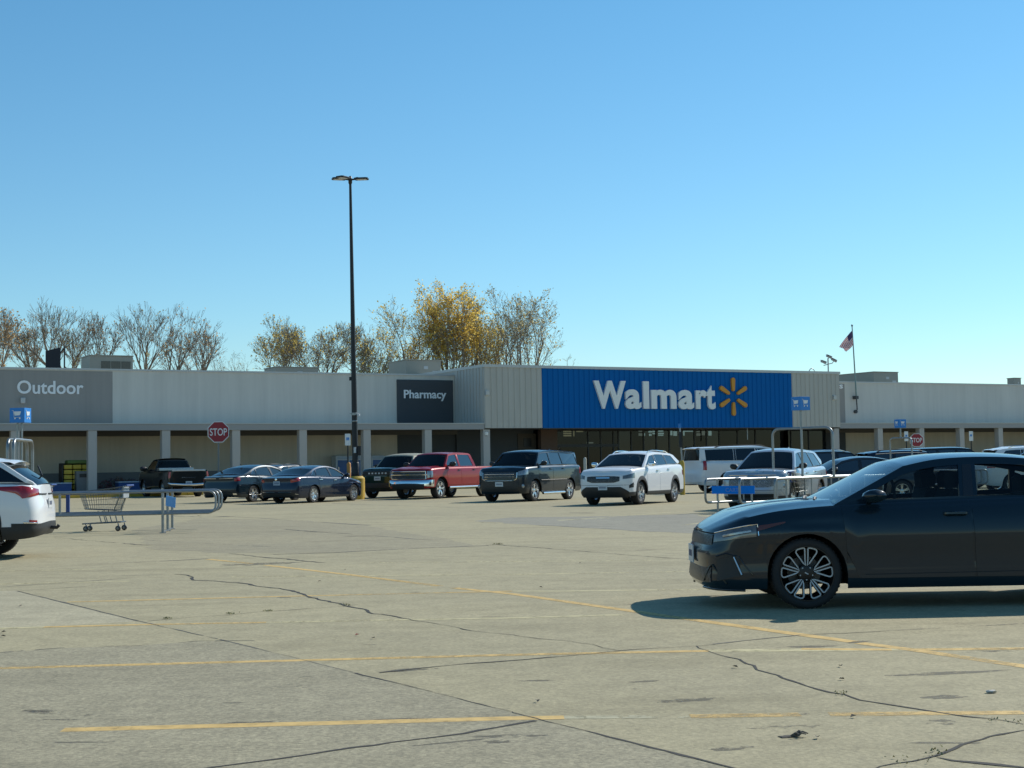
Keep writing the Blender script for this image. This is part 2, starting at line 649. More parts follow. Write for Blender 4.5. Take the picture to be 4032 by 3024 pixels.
    def ysh(x):
        z = sh(x)
        if x > xcf:
            L = max(1e-6, xf - fp(z) - xcf); c = min(1, max(0, (x - xcf) / L)) ** (1 / ef)
            return (hw - wp(z) - fil) * tap(xcf) * math.sqrt(max(0, 1 - c * c)) ** ef
        if x < xcr:
            L = max(1e-6, xcr - xr - rp(z)); c = min(1, max(0, (xcr - x) / L)) ** (1 / er)
            return (hw - wp(z) - fil) * tap(xcr) * math.sqrt(max(0, 1 - c * c)) ** er
        return (hw - wp(z) - fil) * tap(x)

    xin = s.get('ginset', .0)

    def yg(x, z):
        d = max(0, z - sh(x))
        base = ysh(max(min(x, xcowl), xdeck + .0))
        return base - .008 - xin - tum * d - .22 * d * d

    def smooth(pts, k=5):
        out = []
        n = len(pts)
        for i in range(n - 1):
            p0, p1, p2, p3 = pts[max(i - 1, 0)], pts[i], pts[i + 1], pts[min(i + 2, n - 1)]
            for j in range(k):
                t = j / k
                out.append(tuple(.5 * (2 * p1[c] + (p2[c] - p0[c]) * t + (2 * p0[c] - 5 * p1[c] + 4 * p2[c] - p3[c]) * t * t + (3 * p1[c] - p0[c] - 3 * p2[c] + p3[c]) * t ** 3) for c in (0, 1)))
        out.append(tuple(pts[-1]))
        return out
    ws, rf, bk = smooth(W0, 8 if len(W0) == 2 else 5), smooth(R0, 6), smooth(B0, 8 if len(B0) == 2 else 5)
    ws[0] = (ws[0][0], sh(ws[0][0]) - .004)
    bk[-1] = (bk[-1][0], sh(bk[-1][0]) - .004)
    sil = ws + rf[1:] + bk[1:]
    nw, nr, nb = len(ws), len(rf), len(bk)
    silf = lambda x: max([lerp(sil[i][1], sil[i + 1][1], (x - sil[i][0]) / (sil[i + 1][0] - sil[i][0])) for i in range(len(sil) - 1)
                          if abs(sil[i + 1][0] - sil[i][0]) > 1e-6 and min(sil[i][0], sil[i + 1][0]) - 1e-6 <= x <= max(sil[i][0], sil[i + 1][0]) + 1e-6] or [0])
    panes = []
    mt, mb_ = s.get('pane_top', .07), s.get('pane_bot', .035)
    for xfb, xft, xrb, xrt in s['panes']:
        top = [(x, silf(x) - mt) for x in [lerp(xft, xrt, k / 8) for k in range(9)]]
        bot = [(x, sh(x) + mb_) for x in [lerp(xrb, xfb, k / 5) for k in range(6)]]
        top = [(x, max(z, sh(x) + mb_ + .012)) for x, z in top]
        panes.append(top + bot)
    outer = sil + [(x, sh(x) - .012) for x in [lerp(sil[-1][0], sil[0][0], k / 16) for k in range(1, 16)]]
    roof = MB()
    for g in (1, -1):
        polys = [outer] + panes
        flat = [p for poly in polys for p in poly]
        tris = tessellate_polygon([[V((p[0], p[1], 0)) for p in poly] for poly in polys])
        roof.add([V((p[0], g * yg(*p), p[1])) for p in flat], [tuple(t) for t in tris])
        for pn in panes:                                                     # window reveals
            n = len(pn)
            roof.add([V((p[0], g * yg(*p), p[1])) for p in pn] + [V((p[0], g * (yg(*p) - .03), p[1])) for p in pn],
                     [(i, (i + 1) % n, (i + 1) % n + n, i + n) for i in range(n)])
    # top skin: windscreen, roof and rear window run over one grid
    bw = s.get('bow', (.16, .05, .07))
    sv = [-1, -.97, -.9, -.75, -.55, -.3, 0, .3, .55, .75, .9, .97, 1]
    pw = s.get('pillar', .055)
    rows = []
    for i, (x, z) in enumerate(sil):
        a, c = sil[max(i - 1, 0)], sil[min(i + 1, len(sil) - 1)]
        dx, dz = c[0] - a[0], c[1] - a[1]
        L = math.hypot(dx, dz) or 1
        nx, nz = -dz / L, dx / L
        if nz < 0: nx, nz = -nx, -nz
        if i < nw: bo = lerp(bw[0], bw[1], i / (nw - 1))
        elif i < nw + nr - 1: bo = bw[1]
        else: bo = lerp(bw[1], bw[2], (i - nw - nr + 2) / (nb - 1))
        y = yg(x, z)
        row = []
        for q in sv:
            qq = q
            if abs(q) == .97: qq = math.copysign(1 - pw / y, q)
            row.append(V((x + nx * bo * (1 - abs(qq) ** 2.4), y * qq, z + nz * bo * (1 - abs(qq) ** 2.4))))
        rows.append(row)
    h0, h1 = s.get('ws_rows', (0, 1)), s.get('bk_rows', (1, 6))

    def isws(i, j): return h0[0] <= i < nw - 1 - h0[1] and 1 <= j <= len(sv) - 3
    r0 = nw + nr - 2

    def isbk(i, j): return r0 + h1[0] <= i < r0 + h1[1] and 1 <= j <= len(sv) - 3
    roof.grid(rows, mask=lambda i, j: not isws(i, j) and not isbk(i, j))
    if s.get('soft_edge', True):
        pass
    roof.build('roof', PB, root, 38, weld=.001)
    gl = s.get('glass', M_TINT)
    MB().grid(rows, mask=isws).build('windshield', s.get('wsglass', M_TINTW), root, 60)
    if h1[1] > h1[0]:
        MB().grid(rows, mask=isbk).build('rear_window', s.get('bkglass', M_TINTW), root, 60)
    for pn in panes:
        for g in (1, -1):
            tris = tessellate_polygon([[V((p[0], p[1], 0)) for p in pn]])
            MB().add([V((p[0], g * (yg(*p) - .012), p[1])) for p in pn], [tuple(t) for t in tris]).build('side_window', gl, root)
    if s.get('chrome_line'):
        pts = [(x, silf(x) - mt + .006) for x in [lerp(s['panes'][0][1], s['panes'][-1][3], k / 24) for k in range(25)]]
        pts = [(x, max(z, sh(x) + mb_)) for x, z in pts] + ([(s['panes'][-1][2], sh(s['panes'][-1][2]) + mb_ - .008)] if s['chrome_line'] > 1 else [])
        for g in (1, -1):
            MB().tube([V((x, g * (yg(x, z) + .006), z)) for x, z in pts], .013, 5).build('window_trim', M_CHROME, root, 60)
    for a, bb in s.get('dark_posts', []):                                     # blacked-out door posts
        for g in (1, -1):
            za, zb2 = sh(a) + mb_, silf(bb) - mt
            vs = [V((x, g * (yg(x, z) + .004), z)) for x, z in ((a - .045, za), (a + .045, za), (bb + .04, zb2), (bb - .04, zb2))]
            MB().add(vs, [(0, 1, 2, 3)]).build('door_post', M_PIANO, root, recalc=False)
    # ---- cabin interior
    it = MB()
    zb = sh(0)
    xr2 = s.get('xcab_in', xdeck + .25)
    it.box(xr2, xcowl - .1, -hw + .14, hw - .14, zb - .37, zb - .33)
    it.grid([[V((xcowl + .05, y, sh(xcowl) - .02)) for y in (-hw + .2, hw - .2)], [V((xcowl - .35, y, zb + .0)) for y in (-hw + .16, hw - .16)], [V((xcowl - .5, y, zb - .05)) for y in (-hw + .16, hw - .16)], [V((xcowl - .5, y, zb - .36)) for y in (-hw + .16, hw - .16)]])
    it.grid([[V((x, y, z)) for y in (-hw + .16, hw - .16)] for x, z in ((xr2 + .02, zb - .36), (xr2 + .05, zb + .02), (xdeck + .02, zb - .0))])
    rz_ = max(z for x, z in R0)
    for x0 in s.get('seats', [-.05, -.95]):
        for g in (1, -1):
            y0 = g * hw * .42
            zt = min(rz_ - .12, silf(x0 - .2) - .1)
            sb = [(x0 + .05, zb - .36), (x0 - .12, zt - .17), (x0 - .22, zt - .17), (x0 - .12, zb - .36)]
            Mx = Matrix(((1, 0, 0, 0), (0, 0, 1, 0), (0, 1, 0, 0), (0, 0, 0, 1)))
            it.prism(sb, y0 - .22, y0 + .22, Mx)
            hd = [(x0 - .10, zt - .16), (x0 - .09, zt - .03), (x0 - .13, zt), (x0 - .20, zt - .01), (x0 - .235, zt - .06), (x0 - .22, zt - .16)]
            it.prism(hd, y0 - .13, y0 + .13, Mx)
    it.tube([V((xcowl - .62, hw * .42 + .18 * math.cos(k * PI / 8), zb + .02 + .17 * math.sin(k * PI / 8))) for k in range(16)], .014, 5, closed=True)
    it.build('cabin_interior', s.get('interior', M_INTER), root, bevel=None)

    # ---- panels laid on the body surface
    def patch(nm, m, q0, q1, b0, t0, b1, t1, off=.007, n=8, nz=3, parent=None, bulge=0.0, mid=False):
        Pn = []
        for i in range(n + 1):
            a = i / n
            q = lerp(q0, q1, a)
            w_ = a
            if mid: w_ = max(0, (abs(q) / abs(q1) - .5) / .5)
            lo, hi = lerp(b0, b1, w_), lerp(t0, t1, w_)
            row = [S(q, lo, -.012)] + [S(q, lerp(lo, hi, k / nz), off + bulge * math.sin(PI * k / nz) * math.sin(PI * a)) for k in range(nz + 1)] + [S(q, hi, -.012)]
            Pn.append(row)
        B0_, T0_ = (b1, t1) if mid else (b0, t0)
        e0 = [p.copy() for p in [S(q0, B0_, -.012)] + [S(q0, lerp(B0_, T0_, k / nz), -.012) for k in range(nz + 1)] + [S(q0, T0_, -.012)]]
        e1 = [S(q1, b1, -.012)] + [S(q1, lerp(b1, t1, k / nz), -.012) for k in range(nz + 1)] + [S(q1, t1, -.012)]
        return MB().grid([e0] + Pn + [e1]).build(nm, m, parent or root, 40)
    for nm, m, q0, q1, b0, t0, b1, t1, *o in s.get('patch', []):
        kw = o[0] if o else {}
        if kw.get('mid'):
            be, te = (b1, t1) if t1 else (b0, t0)
            patch(nm, m, -q0, q0, b0, t0, be, te, kw.get('off', .007), 20, mid=True)
        else:
            for g in (1, -1):
                patch(nm, m, g * q0, g * q1, b0, t0, b1, t1, kw.get('off', .007), 8, 3, None, kw.get('bulge', 0))
    # cladding that follows sills and arches
    if s.get('clad'):
        for g in (1, -1):
            Pn = []
            for q, zl in st:
                if q < s.get('clad_q', (0, 3))[0] or q > s.get('clad_q', (0, 3))[1]: continue
                x = S(q, .6).x
                z0 = zlow(x, q) if zl is None else zl
                hh = s['clad']
                Pn.append([S(g * q, z0 - .004, -.02)] + [S(g * q, z0 + hh * k / 3, .010 if k < 3 else .002) for k in range(4)])
            MB().grid(Pn).build('cladding', s.get('clad_mat', M_GREYPL), root, 40)
    # doors
    for d in s['doors']:
        x0b, x0t, x1b, x1t, hx = d
        for g in (1, -1):
            Pn = []
            nn = 10
            for i in range(nn + 1):
                row = []
                xb, xt = lerp(x0b, x1b, i / nn), lerp(x0t, x1t, i / nn)
                zl = sill + .09
                for ax in axles:
                    if abs(xb - ax) < ra + .05:
                        zl = max(zl, rw + math.sqrt(max(0, (ra + .05) ** 2 - (xb - ax) ** 2)))
                zt = sh(xt) - .012
                for k in range(9):
                    t = k / 8
                    z = lerp(zl, zt, t); x = lerp(xb, xt, t)
                    row.append(S(g * qx(x), z, .0045))
                row = [S(g * qx(xb), zl, -.006)] + row + [S(g * qx(xt), zt, -.004)]
                Pn.append(row)
            f0 = [V((p.x + .003, p.y - g * .011, p.z)) for p in Pn[0]]
            f1 = [V((p.x - .003, p.y - g * .011, p.z)) for p in Pn[-1]]
            do = MB().grid([f0] + Pn + [f1]).build('door', P, root, 35)
            hz = sh(hx) - s.get('hdrop', .12)
            c = S(g * qx(hx), hz, .012)
            hb = MB().tube(bend([c + V((.10, -g * .02, 0)), c + V((.085, g * .018, .004)), c + V((-.085, g * .018, .004)), c + V((-.10, -g * .02, 0))], .03, 3), .016, 6)
            hb.build('handle', s.get('handle_mat', P), do, 50)
    # mirrors
    mx, mz = s.get('mirror', (xcowl - .38, sh(xcowl - .38) + .09))
    ms = s.get('msize', 1.0)
    for g in (1, -1):
        y0 = yg(mx, sh(mx) + .02)
        c = V((mx, g * (y0 + .15 * ms), mz))
        rg = []
        for i in range(9):
            a = -1 + i / 4
            rad = math.sqrt(max(0, 1 - abs(a) ** 3.2))
            rg.append([c + V((-s.get('mlen', .07) * ms * math.cos(2 * PI * k / 12) * (rad + .02), g * a * s.get('mwid', .125) * ms, s.get('mhgt', .078) * ms * math.sin(2 * PI * k / 12) * (rad + .02) + .012 * a)) for k in range(13)])
        mo = MB().grid(rg)
        mo.tube([V((mx + .02, g * (y0 - .02), mz - .055 * ms)), V((mx + .01, g * (y0 + .06), mz - .03 * ms))], .025, 6)
        mo_ = mo.build('mirror', s.get('mirror_mat', P), root, 50)
    # number plates
    if s.get('plate_f'):
        z = s['plate_f']
        c = S(.0001, z, .012)
        pl = MB().box(c.x, c.x + .012, -.155, .155, z - .08, z + .08).build('license_plate', s.get('plate_mat', M_PLATE), root, bevel=.003)
        k = MB()
        for i in range(6):
            k.box(c.x + .0121, c.x + .0135, -.11 + i * .038, -.088 + i * .038, z - .03, z + .03)
        k.build('plate_characters', M_PLATEINK, pl)
    if s.get('plate_r'):
        z = s['plate_r']
        c = S(2.9999, z, .01)
        pl = MB().box(c.x - .012, c.x, -.155, .155, z - .08, z + .08).build('license_plate', s.get('plate_mat', M_PLATE), root, bevel=.003)
        k = MB()
        for i in range(6):
            k.box(c.x - .0135, c.x - .0121, -.11 + i * .038, -.088 + i * .038, z - .03, z + .03)
        k.build('plate_characters', M_PLATEINK, pl)
    # wheels
    for ax in axles:
        for g in (1, -1):
            fit_wheel(root, ax, g, rw, s.get('tw', .22), s['wheel'], hw * tap(ax) - wp(rw))
    if s.get('rails'):
        x0, x1 = s['rails']
        for g in (1, -1):
            pts = []
            for k in range(11):
                x = lerp(x0, x1, k / 10)
                z = silf(x) + (.045 if 0 < k < 10 else .0)
                pts.append(V((x, g * (yg(x, silf(x)) - .06), z + .012)))
            MB().tube(pts, .018, 6).build('roof_rail', s.get('rail_mat', M_BLACKPL), root, 60)
    if s.get('boards'):
        for g in (1, -1):
            MB().tube([V((-wb / 2 + ra + .1, g * (hw - .02), sill - .02)), V((wb / 2 - ra - .1, g * (hw - .02), sill - .02))], .045, 8).build('side_step', M_CHROME, root, 60)
    if s.get('fin'):
        x = s['fin']
        MB().prism([(x + .09, 0), (x - .05, .07), (x - .07, 0)], -.015, .015, Matrix.Translation((0, 0, max(r[6].z for r in rows) - .035)) @ Matrix(((1, 0, 0, 0), (0, 0, 1, 0), (0, 1, 0, 0), (0, 0, 0, 1)))).build('antenna_fin', P, root)
    if s.get('spoiler'):
        i = r0
        y, x, z = yg(*sil[i]), sil[i][0], sil[i][1]
        top = rows[i]
        MB().grid([[p + V((.10, 0, .016)) for p in top[1:-1]], [p + V((-.10, 0, .004)) for p in top[1:-1]], [p + V((-.17, 0, -.025)) for p in top[1:-1]], [p + V((-.10, 0, -.045)) for p in top[1:-1]], [p + V((.02, 0, -.03)) for p in top[1:-1]]]).build('roof_spoiler', PB, root, 50)
    if s.get('bed'):
        bz = sh(xr + .5)
        bd = MB()
        xb1 = xdeck - .02
        bd.box(xr + .10, xb1, -hw + .16, hw - .16, bz - .50, bz - .46)
        for g in (1, -1):
            bd.box(xr + .08, xb1, g * (hw - .18), g * (hw - .07), bz - .48, bz + .005)
        bd.box(xr + .02, xr + .10, -hw + .1, hw - .1, bz - .48, bz + .004)
        bd.box(xb1 - .05, xb1, -hw + .1, hw - .1, bz - .48, bz - .01)
        bd.build('cargo_bed', s.get('bed_mat', P), root, bevel=.012)
        for g in (1, -1):
            MB().add([S(g * qx(xdeck + dx), z, .006) for dx, z in ((.012, sill + .15), (-.012, sill + .15), (-.012, bz - .03), (.012, bz - .03))], [(0, 1, 2, 3)]).build('cab_gap', M_UNDER, root, recalc=False)
    ctx = dict(root=root, S=S, sh=sh, yg=yg, qx=qx, patch=patch, silf=silf, hw=hw, xf=xf, xr=xr, sil=sil, rows=rows)
    if s.get('extra'):
        s['extra'](ctx)
    return root
# ------------------------------------------------------------------ vehicle shapes
def suv(P, L=4.7, W=1.88, H=1.68, wb=2.75, fo=.92, rw=.365, boxy=0.0, hood=.57, belt=.675, rake=.46, post=(-.06, -.98), xcd=0.0, **kw):
    xf = wb / 2 + fo; xr = xf - L
    xc = wb / 2 - .28 - boxy * .06 + xcd
    run = .80 - .30 * boxy
    zr = H - .055
    hb = hood * H; bb = belt * H
    rk = lerp(rake, .16, boxy)
    zb2 = bb + .07 - .05 * boxy
    B, C = post
    s = dict(cat='car', paint=P, wb=wb, hw=W / 2, xf=xf, xr=xr, rw=rw, ra=rw + .055, sill=.30, zbf=.27, zbr=.36, lcf=.46, lcr=.42, ef=lerp(.62, .5, boxy), er=lerp(.52, .42, boxy),
             sh=[(xf, hb), (xf - .12, hb + .05), (xf - .45, lerp(hb + .05, bb, .55)), (xc, bb - .01), (0, bb + .015), (xr + .6, zb2), (xr, zb2 - .03)],
             wp=[(.25, .07), (.45, .005), (.75, .0), (bb - .12, .015), (bb + .12, .055)],
             fp=[(.22, .14), (.38, .03), (.5, .0), (hb - .22, .0), (hb - .06, .035), (hb + .06, .15)],
             rp=[(.3, .09), (.46, .0), (.72, .0), (.95, .05), (bb + .1, .09)],
             fil=.045, crown=.06, tum=lerp(.36, .22, boxy),
             ws=[(xc, bb), (xc - run, H * .94)], roof=[(xc - run, H * .94), (xc - run - .45, zr), (-.6, zr + .005), (xr + rk + .35, zr - .03), (xr + rk, zr - .085 + .05 * boxy)],
             bk=[(xr + rk, zr - .085 + .05 * boxy), (xr + .11, zb2)], bk_rows=(1, 7),
             panes=[(xc - .27, xc - .29, B + .06, B + .03), (B - .06, B - .09, C + .06, C + .10), (C - .05, C - .01, xr + .55 - .25 * boxy, xr + rk + .26 - .1 * boxy)],
             dark_posts=[(B, B - .03), (C + .005, C + .045)],
             doors=[(xc - .14, xc - .10, B + .01, B + .02, B + .2), (B - .01, B, C + .1, C - .02, C + .18)],
             wheel='five', glass=M_TINT, bow=(.05, .05, .05), mirror=(xc - .36, bb + .10), xcab_in=xr + .5, seats=[.0, -.95],
             patch=[], tw=.23)
    s.update(kw)
    return s


def front_kit(hb, lamp=M_LAMP, gr=M_MESH, gq=.34, gz=(-.30, -.06), low=True, lz=(-.17, -.03), lq=(.44, .98)):
    out = [('headlight', lamp, lq[0], lq[1], hb + lz[0] + .02, hb + lz[1] - .01, hb + lz[0] + .06, hb + lz[1] + .085),
           ('grille', gr, gq, 0, hb + gz[0], hb + gz[1], hb + gz[0] + .05, hb + gz[1] - .015, dict(mid=1)),
           ('bumper_line', M_BLACKPL, .0, .97, hb + gz[0] - .085, hb + gz[0] - .075, hb + gz[0] - .075, hb + gz[0] - .065, dict(off=.002))]
    if low:
        out += [('lower_intake', M_BLACKPL, .46, 0, .30, .44, 0, 0, dict(mid=1))]
    return out


def sedan(P, L=4.9, W=1.85, H=1.45, wb=2.82, fo=.95, rw=.335, **kw):
    xf = wb / 2 + fo; xr = xf - L
    k = H / 1.40
    f = wb / 2 - 1.35
    r = -(wb / 2 - 1.35)
    s = dict(cat='car', paint=P, wb=wb, hw=W / 2, xf=xf, xr=xr, rw=rw, ra=rw + .045, sill=.19, zbf=.19, zbr=.25, lcf=.5, lcr=.45, ef=.62, er=.5,
             sh=[(xf, .67 * k), (xf - .13, .715 * k), (xf - .45, .79 * k), (1.35 + f, .85 * k), (1.08 + f, .90 * k), (.4, .925 * k), (-.6, .95 * k), (-1.5 + r, .985 * k), (-2.0 + r, .985 * k), (xr, .93 * k)],
             wp=[(.15, .07), (.28, .015), (.45, .0), (.66 * k, .0), (.74 * k, .02), (.85 * k, .035), (1.0 * k, .07)],
             fp=[(.12, .12), (.2, .03), (.3, 0), (.5, .005), (.6, .03), (.70 * k, .08), (.8 * k, .3)],
             rp=[(.2, .12), (.35, .03), (.5, 0), (.65, .02), (.8 * k, .05), (.93 * k, .03), (1.0 * k, .02)],
             fil=.04, hf=.08, crown=.05, dcrown=.02, tum=.44,
             ws=[(1.06 + f, .9 * k), (.40 + f * .6, 1.255 * k)], roof=[(.40 + f * .6, 1.255 * k), (.05, 1.33 * k), (-.35, 1.35 * k), (-.75, 1.325 * k), (-1.12 + r * .6, 1.25 * k)],
             bk=[(-1.12 + r * .6, 1.25 * k), (-1.55 + r, 1.10 * k), (-1.93 + r, .99 * k)], bk_rows=(1, 8),
             panes=[(.78 + f, .78 + f, -.05, -.09), (-.17, -.20, -1.02 + r, -.98 + r * .8), (-1.07 + r, -1.04 + r * .8, -1.40 + r, -1.22 + r)],
             dark_posts=[(-.11, -.145)], pane_top=.06,
             doors=[(.96 + f, 1.0 + f, -.10, -.08, .08), (-.12, -.10, -.98 + r, -1.1 + r, -.86 + r)],
             wheel='ten', glass=M_TINT, bow=(.04, .045, .05), mirror=(.70 + f, 1.0 * k), seats=[-.05, -1.0], patch=[], tw=.22)
    s.update(kw)
    return s


def pickup(P, L=5.8, W=2.02, H=1.88, wb=3.64, fo=.97, rw=.40, cab=2.55, **kw):
    xf = wb / 2 + fo; xr = xf - L
    xc = wb / 2 - .33
    xk = xc - cab
    hb, bb = .60 * H, .665 * H
    zr = H - .06
    s = dict(cat='pickup truck', paint=P, wb=wb, hw=W / 2, xf=xf, xr=xr, rw=rw, ra=rw + .075, sill=.46, zbf=.40, zbr=.52, lcf=.40, lcr=.20, ef=.45, er=.25,
             sh=[(xf, hb), (xf - .12, hb + .04), (xf - .5, bb - .035), (xc, bb - .005), (xk, bb + .01), (xk - .3, bb + .015), (xr, bb + .015)],
             wp=[(.4, .05), (.56, .0), (.9, .0), (bb - .15, .02), (bb + .1, .05)],
             fp=[(.36, .10), (.46, .0), (.66, .0), (.72, .04), (hb - .05, .05), (hb + .06, .12)],
             rp=[(.5, .04), (.6, .0), (bb, .0), (bb + .1, .01)],
             fil=.05, crown=.05, tap=.02, tum=.27, rib=.03,
             ws=[(xc, bb), (xc - .62, H * .945)], roof=[(xc - .62, H * .945), (xc - 1.05, zr), (xc - 1.6, zr + .003), (xk + .30, zr - .012), (xk + .13, zr - .07)],
             bk=[(xk + .13, zr - .07), (xk, bb)], bk_rows=(1, 7),
             panes=[(xc - .24, xc - .26, xc - 1.16, xc - 1.18), (xc - 1.30, xc - 1.31, xk + .20, xk + .30)] if cab > 2 else [(xc - .24, xc - .26, xk + .22, xk + .30)],
             doors=[(xc - .12, xc - .08, xc - 1.21, xc - 1.20, xc - 1.05), (xc - 1.23, xc - 1.22, xk + .12, xk + .08, xk + .28)] if cab > 2 else [(xc - .12, xc - .08, xk + .14, xk + .14, xk + .3)],
             bed=True, wheel='six', glass=M_TINT, bow=(.06, .045, .01), mirror=(xc - .36, bb + .12), msize=1.25, xcab_in=xk + .1, seats=[xc - 1.25] + ([xc - 2.1] if cab > 2 else []), patch=[], tw=.27, pillar=.07)
    s.update(kw)
    return s


def strip(c, nm, m, q0, q1, z0, z1, r=.008, mid=False, off=.008):
    S = c['S']
    for g in ((1,) if mid else (1, -1)):
        pts = [S((lerp(q0, q1, k / 12) if not mid else lerp(-q0, q0, k / 12)) * g, lerp(z0, z1, k / 12), off) for k in range(13)]
        MB().tube(pts, r, 5).build(nm, m, c['root'], 60)


def place(spec, name, label, px, py, wheel, head, group=None, sc=1.0):
    h = V((head[0], head[1])).normalized()
    ax = spec['wb'] / 2 * (1 if wheel[0] == 'F' else -1)
    sy = (spec['hw'] - .08) * (1 if wheel[1] == 'L' else -1)
    g = G(px, py)
    p = V((g.x - sc * (h.x * ax - h.y * sy), g.y - sc * (h.y * ax + h.x * sy), 0))
    return make_car(spec, name, label, p, math.atan2(h.y, h.x), group, sc)


ROWIN, ROWOUT = (.47, .88), (-.47, -.88)
G_ROW = 'cars parked in the row before the store'

# ---- the near black sedan
HB = .70


def hero_extra(c):
    S, patch, root = c['S'], c['patch'], c['root']
    for g in (1, -1):
        MB().tube([S(g * .80, .468, .012), S(g * .875, .31, .012)], .008, 6).build('daytime_lamp', M_RIM, root, 60)
        MB().tube([S(g * q, z, .010) for q, z in ((.30, .245), (.42, .375), (.47, .395), (.70, .235))], .007, 6).build('intake_trim', mat('bronze_trim', (.10, .085, .06), .35, .6), root, 60)
        MB().tube([S(g * q, z, .004) for q, z in ((.97, .30), (.90, .40), (.86, .47), (.70, .50), (.55, .47))], .006, 6).build('vent_edge', M_PIANO, root, 60)
        MB().tube([S(g * lerp(.02, .46, k / 8), .672 - .004 * k / 8, .004) for k in range(9)], .006, 5).build('bonnet_seam', M_UNDER, root, 60)
        # headlamp innards and bright rim
        MB().tube([S(g * lerp(.45, .99, k / 10), lerp(.672, .748, k / 10), .010) for k in range(11)] + [S(g * .995, .655, .010)], .005, 5).build('headlight_rim', M_CHROME, root, 60)
        MB().tube([S(g * lerp(.62, .95, k / 6), lerp(.648, .692, k / 6), .006) for k in range(7)], .016, 6).build('lamp_reflector', M_LAMP, root, 50)
        # crease above the sills and along the doors
        MB().tube([S(g * c['qx'](lerp(.85, -1.9, k / 20)), .30 + .02 * k / 20, .001) for k in range(21)], .003, 5).build('side_skirt', paint('black_paint', (.007, .019, .030)), root, 60)
        MB().tube([S(g * .9, .17, .0)] + [S(g * q, .175, .004) for q in (.7, .5, .3, .15)], .012, 6).build('splitter', M_PIANO, root, 60)
        # wiper on the cowl
    zc = c['sh'](1.12)
    for y0, y1 in ((.45, -.12), (-.05, -.58)):
        MB().tube([V((1.19, y0, zc + .045)), V((1.13, (y0 + y1) / 2, zc + .06)), V((1.05, y1, zc + .05))], .012, 5).build('wiper', M_BLACKPL, root, 60)
    MB().tube([V((1.21, y, zc + .035 - .05 * (y / .7) ** 2)) for y in (-.68, -.5, -.25, 0, .25, .5, .68)], .022, 5).build('cowl', M_BLACKPL, root, 60)
    # paper on the dashboard
    MB().add([V((.80, .38, .985)), V((.72, .55, .985)), V((.58, .50, 1.03)), V((.66, .32, 1.03))], [(0, 1, 2, 3)]).build('dashboard_paper', M_PLATE, root)


hero = dict(sedan(paint('black_paint', (.007, .019, .030)), wb=2.70, L=4.57, W=1.80, H=1.365, fo=.90, rw=.312),
            hf=.13, fil=.06, sh=[(2.25, .648), (2.18, .685), (2.05, .748), (1.84, .815), (1.52, .872), (1.10, .905), (.4, .93), (-.6, .955), (-1.5, .985), (-2.0, .985), (-2.32, .93)],
            ws=[(1.10, .905), (.42, 1.245)], roof=[(.42, 1.245), (.1, 1.303), (-.3, 1.318), (-.7, 1.297), (-1.12, 1.225)],
            bk=[(-1.12, 1.225), (-1.6, 1.10), (-1.98, .985)], sill=.178, zbf=.19, ra=.352,
            fp=[(.12, .12), (.19, .03), (.26, .0), (.36, .012), (.44, .0), (.53, .004), (.555, .03), (.64, .045), (.70, .07), (.8, .2)],
            wp=[(.13, .08), (.2, .03), (.3, .012), (.42, .02), (.62, .004), (.68, .0), (.70, .003), (.76, .022), (.85, .03), (1.0, .06)],
            panes=[(.80, .80, -.04, -.08), (-.20, -.23, -1.0, -.97), (-1.06, -1.03, -1.42, -1.26)], dark_posts=[(-.12, -.155)], pane_top=.065, pane_bot=.03,
            doors=[(1.0, 1.03, -.12, -.10, .03), (-.14, -.12, -.98, -1.1, -.86)], wheel='loops', tw=.235, tap=.05,
            glass=glassmat('side_glass', (.66, .72, .72), film=-.01), wsglass=glassmat('windscreen_glass', (.55, .62, .62), film=.10),
            mirror=(.76, .985), mlen=.105, mhgt=.058, mwid=.11, plate_f=.465, plate_mat=M_PLATE, rib=.016, xcab_in=-1.6, crown=.05, seats=[.10, -.85], extra=hero_extra, fin=-.95,
            patch=[('headlight', M_LAMPD, .45, .985, .592, .668, .645, .745), ('side_marker', M_AMBER, .99, 1.06, .690, .735, .760, .772),
                   ('grille', M_MESH, .42, 0, .565, .655, 0, 0, dict(mid=1)), ('lower_intake', M_MESH, .44, 0, .235, .36, 0, 0, dict(mid=1)),
                   ('air_vent', M_BLACKPL, .56, .86, .25, .44, .30, .48), ('taillight', M_RED, 2.05, 2.55, .72, .84, .76, .84), ('bumper_insert', M_BLACKPL, 2.1, 3.0, .27, .42, .27, .42)])
hx, hy = -1.0, -.005
place(hero, 'black_sedan', 'glossy black sedan in the foreground, nose left, cut by the right picture edge', 3180.6, 2397.5, 'FL', (hx, hy))


# ---- white crossover at the left edge
def eq_extra(c):
    S, root = c['S'], c['root']
    strip(c, 'lamp_trim', M_BLACKPL, 2.70, 2.99, .975, .97, .012)
    strip(c, 'bumper_trim', M_CHROME, 2.12, 2.5, .555, .535, .012)
    MB().box(c['xr'] + .02, c['xr'] + .10, -.05, .05, .40, .50).build('tow_hitch', M_BLACKPL, root, bevel=.01)
    MB().tube([V((c['xr'] + .05, 0, .45)), V((c['xr'] - .10, 0, .44)), V((c['xr'] - .13, 0, .48))], .03, 7).build('tow_bar', M_BLACKPL, root, 60)
    r = c['rows']; n = len(r)
    p = r[n - 3][6]
    MB().tube([p + V((-.02, .0, -.02)), p + V((-.05, -.01, .02)), p + V((.06, -.28, .17))], .014, 5).build('rear_wiper', M_BLACKPL, root, 60)


